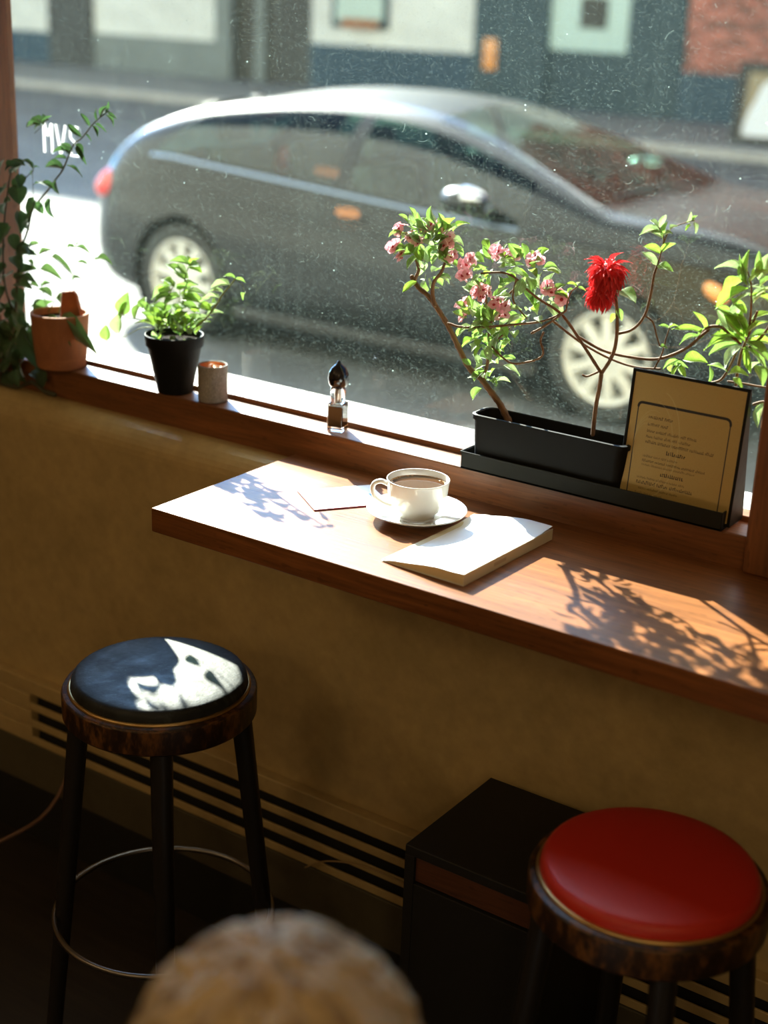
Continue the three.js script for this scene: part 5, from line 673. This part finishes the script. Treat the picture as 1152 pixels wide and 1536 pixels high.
{   // ivy in the black pot
  const p = thing('ivy_plant', 'green ivy with trailing shoots growing in the black pot', 'plant', [0, 0, 0]);
  stems(p, D.ivyStems, M.stemGreen);
  leaves(p, D.ivyLeaves, ['oval', 'heart', 'oval'], [M.leafGreen, M.leafBright, M.leafPale, M.leafGreen], 0.016, 0.22);
  for (let k = 0; k < 60; k++) { const a = rr(0, 6.283), r = 0.044 * Math.sqrt(rnd()), f = V(-0.598 + r * Math.cos(a), rr(1.082, 1.115), 0.06 + r * 0.8 * Math.sin(a)), L = rr(0.016, 0.026), b = rr(0, 6.283); leaf(p, f, f.clone().add(V(Math.cos(b) * L * 0.7, L * rr(0.2, 0.8), Math.sin(b) * L * 0.5)), rr(0.5, 0.75), 'oval', [M.leafGreen, M.leafBright, M.leafPale][k % 3]); }
}
{   // spindly plant in the terracotta pot
  const p = thing('spindly_plant', 'spindly plant with narrow leaves growing in the terracotta pot', 'plant', [0, 0, 0]);
  stems(p, D.clayStems, M.stemGreen);
  leaves(p, D.clayLeaves, ['long', 'oval'], M.leafSlim, 0.014);
}
{   // vine climbing the left jamb
  const p = thing('climbing_vine', 'leafy vine climbing the wooden window frame beside the terracotta pot', 'plant', [0, 0, 0]);
  for (const q of D.vineStems.flatMap((a) => a[0])) { if (q[1] < 0.995) q[2] = Math.max(q[2], 0.102); q[1] = Math.max(q[1], 0.938); }      // rests on the shelf, clear of the sill
  for (const q of D.vineDark) for (const k of [0, 3]) { if (q[k + 1] < 0.995) q[k + 2] = Math.max(q[k + 2], 0.104); q[k + 1] = Math.max(q[k + 1], 0.937); }
  stems(p, D.vineStems, M.stemDark);
  leaves(p, D.vineDark, ['heart', 'oval'], M.leafVine, 0.012);
  for (let k = 0; k < 120; k++) { const y = rr(0.95, 1.34), x = rr(-1.13, -1.0) + (y < 1.1 ? rr(0.02, 0.09) : 0), z = y < 1.03 ? rr(0.105, 0.13) : rr(0.075, 0.12), a = rr(0, 6.28); leaf(p, V(x, y, z), V(x + 0.022 * Math.cos(a), Math.max(0.938, y - rr(0.012, 0.034)), z + (y < 1.03 ? 0.004 : 0.012 * Math.sin(a))), rr(0.6, 0.9), 'heart', M.leafVine, V(rr(-0.4, 0.4), 0.4, 1)); }
  leaves(p, D.vineLight, ['long', 'oval'], M.leafVine, 0.01);
}
// five-petalled blossom facing +y
const petalG = blade('spoon', 0.3, 0.1);
const blossomG = merge([0, 1, 2, 3, 4].map((k) => petalG.clone().scale(0.0112, 0.0112, 0.0105).rotateZ(0.28).rotateY(k * 1.2566)));
const heartG = new THREE.SphereGeometry(0.0027, 10, 6).scale(1, 0.8, 1).translate(0, 0.0012, 0);
{   // pink-flowered succulent
  const p = thing('pink_flowering_plant', 'pink flowering plant with a thick bare stem in the planter', 'plant', [0, 0, 0]);
  stems(p, D.pinkStems, M.stemBrown, 0.25);
  let left = 262;
  const tot = D.pinkCrowns.reduce((a, c) => a + c[3] * c[4], 0);
  for (const [x, y, z, rx, ry] of D.pinkCrowns) for (let k = 0, n = Math.round(262 * rx * ry / tot); k < n && left-- > 0; k++) {
    const a = rr(0, 6.283), e = rr(-0.9, 1.2), q = Math.cbrt(rr(0.05, 1)) * 0.75;
    const o = V(Math.cos(a) * Math.cos(e) * rx, Math.sin(e) * ry, Math.sin(a) * Math.cos(e) * 0.022), f = V(x, y, clamp(z, 0.03, 0.07)).addScaledVector(o, q), L = rr(0.018, 0.030);
    const t = f.clone().add(o.clone().normalize().multiplyScalar(L)); t.y += rr(-0.004, 0.006); t.z = Math.max(t.z, 0.016); f.z = Math.max(f.z, 0.016);
    leaf(p, f, t, rr(0.45, 0.68), rnd() < 0.5 ? 'spoon' : 'oval', rnd() < 0.5 ? M.leafGreen : rnd() < 0.6 ? M.leafPale : M.leafBright);
  }
  for (let k = 0; k < 34; k++) { const y = rr(1.11, 1.23), x = 0.012 + rr(-0.022, 0.026), z = rr(0.034, 0.056), a = rr(0, 6.283); leaf(p, V(x, y, z), V(x + 0.016 * Math.cos(a), y + rr(-0.006, 0.014), z + 0.008 * Math.sin(a)), rr(0.45, 0.7), 'oval', k % 2 ? M.leafGreen : M.leafPale); }
  for (const [x, y, z] of D.pinkFlowers) {
    const f = mesh('flower', blossomG, M.petalPink, p), d = V(rr(-0.8, 0.5), rr(0.2, 1), rr(0.1, 1.1)).normalize();
    f.quaternion.setFromUnitVectors(V(0, 1, 0), d); f.position.set(x, y, z); f.scale.setScalar(rr(0.85, 1.15));
    mesh('flower_heart', heartG, M.petalHeart, f);
    for (let j = 0; j < 2; j++) { const g = mesh('flower', blossomG, M.petalPink, p); g.quaternion.setFromUnitVectors(V(0, 1, 0), V(rr(-1, 1), rr(0, 1), rr(-0.3, 1)).normalize()); g.position.set(x + rr(-0.009, 0.009), y + rr(-0.007, 0.007), z + rr(-0.006, 0.006)); g.scale.setScalar(rr(0.7, 1)); mesh('flower_heart', heartG, M.petalHeart, g); }
  }
}
{   // forked plant with red pompon flowers
  const p = thing('red_flowering_plant', 'bare forked stem with red drooping flowers in the planter', 'plant', [0, 0, 0]);
  stems(p, D.redStems, M.stemBrown, 0.15);
  leaves(p, D.redLeaves, 'oval', [M.leafBright, M.leafGreen, M.leafPale], 0.008);
  const strip = blade('long', 0.5, 0.15);
  const pom = (x, y, z, r, n, drop) => {
    const f = mesh('red_flower', new THREE.SphereGeometry(r * 0.4, 14, 10).translate(0, -r * 0.3, 0), M.petalRed, p); f.position.set(x, y, z);
    for (let k = 0; k < n; k++) {
      const a = k * 2.39996, q = Math.sqrt((k + 0.5) / n), e = lerp(0.9, -1.0, q) + rr(-0.15, 0.15);
      const d = V(Math.cos(a) * Math.cos(e), Math.sin(e), Math.sin(a) * Math.cos(e)), foot = d.clone().multiplyScalar(r * 0.28); foot.y -= r * 0.25 * drop;
      const m = leaf(f, foot, d.clone().multiplyScalar(r * rr(0.85, 1.1)).add(V(0, -r * 0.5 * drop * q, 0)), rr(0.26, 0.36), 'long', M.petalRed, V(0, 1, 0).addScaledVector(d, 0.3));
      m.geometry = strip; m.name = 'petal';
    }
  };
  pom(0.212, 1.318, 0.068, 0.031, 110, 1.0);
  pom(0.207, 1.284, 0.072, 0.025, 75, 0.8);
}
{   // leafy plant behind the menu card
  const p = thing('leafy_plant', 'bright green leafy plant growing behind the menu card', 'plant', [0, 0, 0]);
  stems(p, D.leafyStems, M.stemBrown);
  leaves(p, D.leafyLeaves, ['long', 'oval'], [M.leafBright, M.leafGreen, M.leafBright, M.leafPale], 0.014);
}

// ================================================================ THE PERSON in the foreground, seated, seen from behind and above
{
  // distance to a tapered capsule
  const cap = (p, a, b, r0, r1) => { const bx = b[0] - a[0], by = b[1] - a[1], bz = b[2] - a[2], px = p[0] - a[0], py = p[1] - a[1], pz = p[2] - a[2], t = clamp((px * bx + py * by + pz * bz) / (bx * bx + by * by + bz * bz + 1e-9), 0, 1); return Math.hypot(px - t * bx, py - t * by, pz - t * bz) - lerp(r0, r1, t); };
  const smin = (a, b, k) => { const h = clamp(0.5 + 0.5 * (b - a) / k, 0, 1); return lerp(b, a, h) - k * h * (1 - h); };
  const ell = (p, c, r) => { const x = (p[0] - c[0]) / r[0], y = (p[1] - c[1]) / r[1], z = (p[2] - c[2]) / r[2], k = Math.hypot(x, y, z); return (k - 1) * Math.min(...r); };
  function surface(fn, c, half, res) {
    const mc = new MarchingCubes(res, undefined, false, false, 400000), n = mc.size; mc.isolation = 0;
    for (let z = 0; z < n; z++) for (let y = 0; y < n; y++) for (let x = 0; x < n; x++) mc.field[x + y * n + z * n * n] = -fn([c[0] + ((x - n / 2) / (n / 2)) * half, c[1] + ((y - n / 2) / (n / 2)) * half, c[2] + ((z - n / 2) / (n / 2)) * half]);
    mc.update();
    const g = new THREE.BufferGeometry(), k = mc.count;
    g.setAttribute('position', new THREE.Float32BufferAttribute(mc.positionArray.slice(0, k * 3), 3));
    g.scale(half, half, half); g.translate(...c);
    const h = mergeVertices(g, 1e-5); h.computeVertexNormals();
    return h.toNonIndexed();
  }
  const HC = [0, 1.095, -0.03];
  const head = (p) => {
    let d = ell(p, [0, HC[1] + 0.012, HC[2] + 0.008], [0.076, 0.092, 0.094]);
    d = smin(d, ell(p, [0, HC[1] - 0.045, HC[2] - 0.03], [0.056, 0.062, 0.062]), 0.035);       // jaw
    d = smin(d, cap(p, [0, HC[1] - 0.005, HC[2] - 0.088], [0, HC[1] - 0.03, HC[2] - 0.108], 0.009, 0.014), 0.014);   // nose
    for (const s of [-1, 1]) {
      d = smin(d, ell(p, [s * 0.078, HC[1] - 0.012, HC[2] + 0.012], [0.010, 0.031, 0.019]), 0.008);  // ears
      d = Math.max(d, -ell(p, [s * 0.031, HC[1] + 0.002, HC[2] - 0.094], [0.016, 0.010, 0.012]));     // eye sockets
    }
    d = smin(d, cap(p, [-0.018, HC[1] - 0.062, HC[2] - 0.084], [0.018, HC[1] - 0.062, HC[2] - 0.084], 0.007, 0.007), 0.008);
    return smin(d, cap(p, [0, 0.93, 0.035], [0, 1.03, 0.0], 0.056, 0.05), 0.03);
  };
  const torso = (p) => { let d = smin(cap(p, [-0.055, 0.52, 0.06], [0.055, 0.52, 0.06], 0.105, 0.105), cap(p, [-0.06, 0.80, 0.075], [0.06, 0.80, 0.075], 0.105, 0.105), 0.14); return smin(d, cap(p, [-0.14, 0.905, 0.055], [0.14, 0.905, 0.055], 0.056, 0.056), 0.06); };
  const arms = (p) => Math.min(...[-1, 1].map((s) => smin(cap(p, [s * 0.165, 0.895, 0.055], [s * 0.225, 0.66, 0.02], 0.052, 0.042), cap(p, [s * 0.225, 0.66, 0.02], [s * 0.125, 0.575, -0.20], 0.041, 0.028), 0.03)));
  const legsUp = (p) => Math.min(...[-1, 1].map((s) => smin(cap(p, [s * 0.085, 0.49, 0.03], [s * 0.115, 0.465, -0.38], 0.082, 0.058), cap(p, [s * 0.115, 0.465, -0.38], [s * 0.115, 0.10, -0.34], 0.057, 0.037), 0.03)));
  const feet = (p) => Math.min(...[-1, 1].map((s) => cap(p, [s * 0.115, 0.045, -0.32], [s * 0.125, 0.035, -0.49], 0.042, 0.032)));
  const hand = (p) => {
    let best = 9;
    for (const s of [-1, 1]) {
      const w = [s * 0.125, 0.575, -0.20], at = (x, y, z) => [w[0] - s * 0.02 + s * x, w[1] + y, w[2] + z];
      let d = smin(cap(p, at(-0.012, -0.004, -0.035), at(0.018, -0.004, -0.07), 0.019, 0.018), cap(p, at(0.018, 0, -0.01), at(0.004, -0.004, -0.06), 0.024, 0.020), 0.02);
      [[-0.026, 0.062], [-0.009, 0.074], [0.009, 0.070], [0.026, 0.055]].forEach(([x, l]) => { const k = at(x, -0.004, -0.078), m = at(x * 1.05, -0.010, -0.078 - l * 0.5), e = at(x * 1.05, -0.030, -0.078 - l * 0.85); d = Math.min(d, smin(cap(p, k, m, 0.0088, 0.008), cap(p, m, e, 0.008, 0.0068), 0.006)); });
      d = smin(d, Math.min(cap(p, at(-0.022, -0.004, -0.03), at(-0.046, -0.012, -0.060), 0.012, 0.010), cap(p, at(-0.046, -0.012, -0.060), at(-0.050, -0.022, -0.088), 0.0095, 0.0075)), 0.006);
      best = Math.min(best, d);
    }
    return best;
  };
  const skin = std(lin(0.52, 0.32, 0.23), 0.55), knit = std(lin(0.06, 0.055, 0.05), 0.9, { bumpMap: leatherBump, bumpScale: 0.001 });
  const t = thing('person', 'seated person with tousled light brown hair and glasses, facing the window', 'person', [0.645, 0, 1.326], 0.62);
  t.scale.setScalar(0.915);
  const body = (p) => smin(smin(smin(torso(p), arms(p), 0.04), smin(legsUp(p), feet(p), 0.03), 0.05), head(p), 0.03);
  mesh('body', merge([surface((p) => Math.max(body(p), p[1] - 0.97), [0, 0.5, -0.1], 0.56, 84), surface((p) => Math.max(head(p), 0.955 - p[1]), [0, 1.075, -0.02], 0.16, 84), surface(hand, [0, 0.56, -0.26], 0.17, 84)]), skin, t);
  mesh('sweater', surface((p) => Math.max(smin(torso(p), Math.max(arms(p), -0.165 - p[2] - 0.01), 0.04) - 0.014, 0.47 - p[1], p[1] - 0.962), [0, 0.7, 0], 0.34, 84), knit, t);
  mesh('trousers', surface((p) => Math.max(smin(legsUp(p), Math.max(torso(p), p[1] - 0.56), 0.04) - 0.010, 0.10 - p[1]), [0, 0.34, -0.15], 0.40, 72), std(lin(0.03, 0.035, 0.05), 0.9), t);
  mesh('shoes', surface((p) => Math.max(feet(p) - 0.008, -p[1] + 0.001), [0, 0.05, -0.4], 0.2, 60), M.blackPaint, t);
  for (const s of [-1, 1]) mesh('eye', new THREE.SphereGeometry(0.0115, 16, 12).translate(s * 0.031, HC[1] + 0.002, HC[2] - 0.074), std(lin(0.7, 0.68, 0.64), 0.2), t);
  // hair: a close cap under many curved locks
  const hairM = std(lin(0.60, 0.46, 0.26), 0.55), hairD = std(lin(0.36, 0.25, 0.12), 0.6), capG = surface((p) => Math.max(ell(p, [0, HC[1] + 0.016, HC[2] + 0.012], [0.096, 0.097, 0.110]), (HC[1] + 0.035 - p[1]) * 0.8 - Math.max(0, p[2] - HC[2] + 0.055) * 1.6), [0, HC[1], HC[2]], 0.13, 70);
  mesh('hair', capG, hairD, t);
  const lock = (list, n) => { for (let k = 0; k < n; k++) { const a = rr(0, 6.283), e0 = rr(0.55, 1.5), pts = []; let az = a, el = e0; for (let i = 0; i < 5; i++) { const R = 1 + 0.045 * Math.sin(i * 1.4 + k) + rr(0, 0.03), front = Math.sin(az) < -0.3 ? 0.35 : -0.35; pts.push([Math.cos(az) * Math.cos(el) * 0.099 * R, HC[1] + 0.016 + Math.sin(el) * 0.101 * R, HC[2] + 0.012 + Math.sin(az) * Math.cos(el) * 0.113 * R]); az += rr(-0.28, 0.28); el = Math.max(front, el - rr(0.16, 0.34)); } list.push(tube(pts, rr(0.0045, 0.0075), 0.002, 10, 6)); } };
  const A = [], B = []; lock(A, 240); lock(B, 90);
  mesh('hair_locks', merge(A), hairM, t); mesh('hair_locks', merge(B), hairD, t);
  const gl = [];
  for (const s of [-1, 1]) { gl.push(new THREE.TorusGeometry(0.024, 0.0022, 8, 28).translate(s * 0.034, HC[1] - 0.002, HC[2] - 0.106)); gl.push(tube([[s * 0.060, HC[1] + 0.004, HC[2] - 0.104], [s * 0.088, HC[1] + 0.006, HC[2] - 0.05], [s * 0.089, HC[1] + 0.002, HC[2] + 0.012]], 0.0024, 0.0024, 10, 6)); }
  gl.push(tube([[-0.011, HC[1] + 0.003, HC[2] - 0.108], [0.011, HC[1] + 0.003, HC[2] - 0.108]], 0.0018, 0.0018, 4, 6));
  mesh('glasses', merge(gl), M.metal, t);
  const st = thing('low_stool', 'low dark wooden stool under the seated person', 'stool', [0.645, 0, 1.326], 0.62);
  st.scale.setScalar(0.915);
  mesh('seat', box(-0.17, 0.17, 0.365, 0.395, -0.10, 0.22, 0.01), M.floor, st);
  for (const [x, z] of [[-0.14, -0.07], [0.14, -0.07], [-0.14, 0.19], [0.14, 0.19]]) mesh('leg', box(x - 0.016, x + 0.016, 0, 0.366, z - 0.016, z + 0.016, 0.003), M.floor, st);
}
renderer.render(scene, camera);
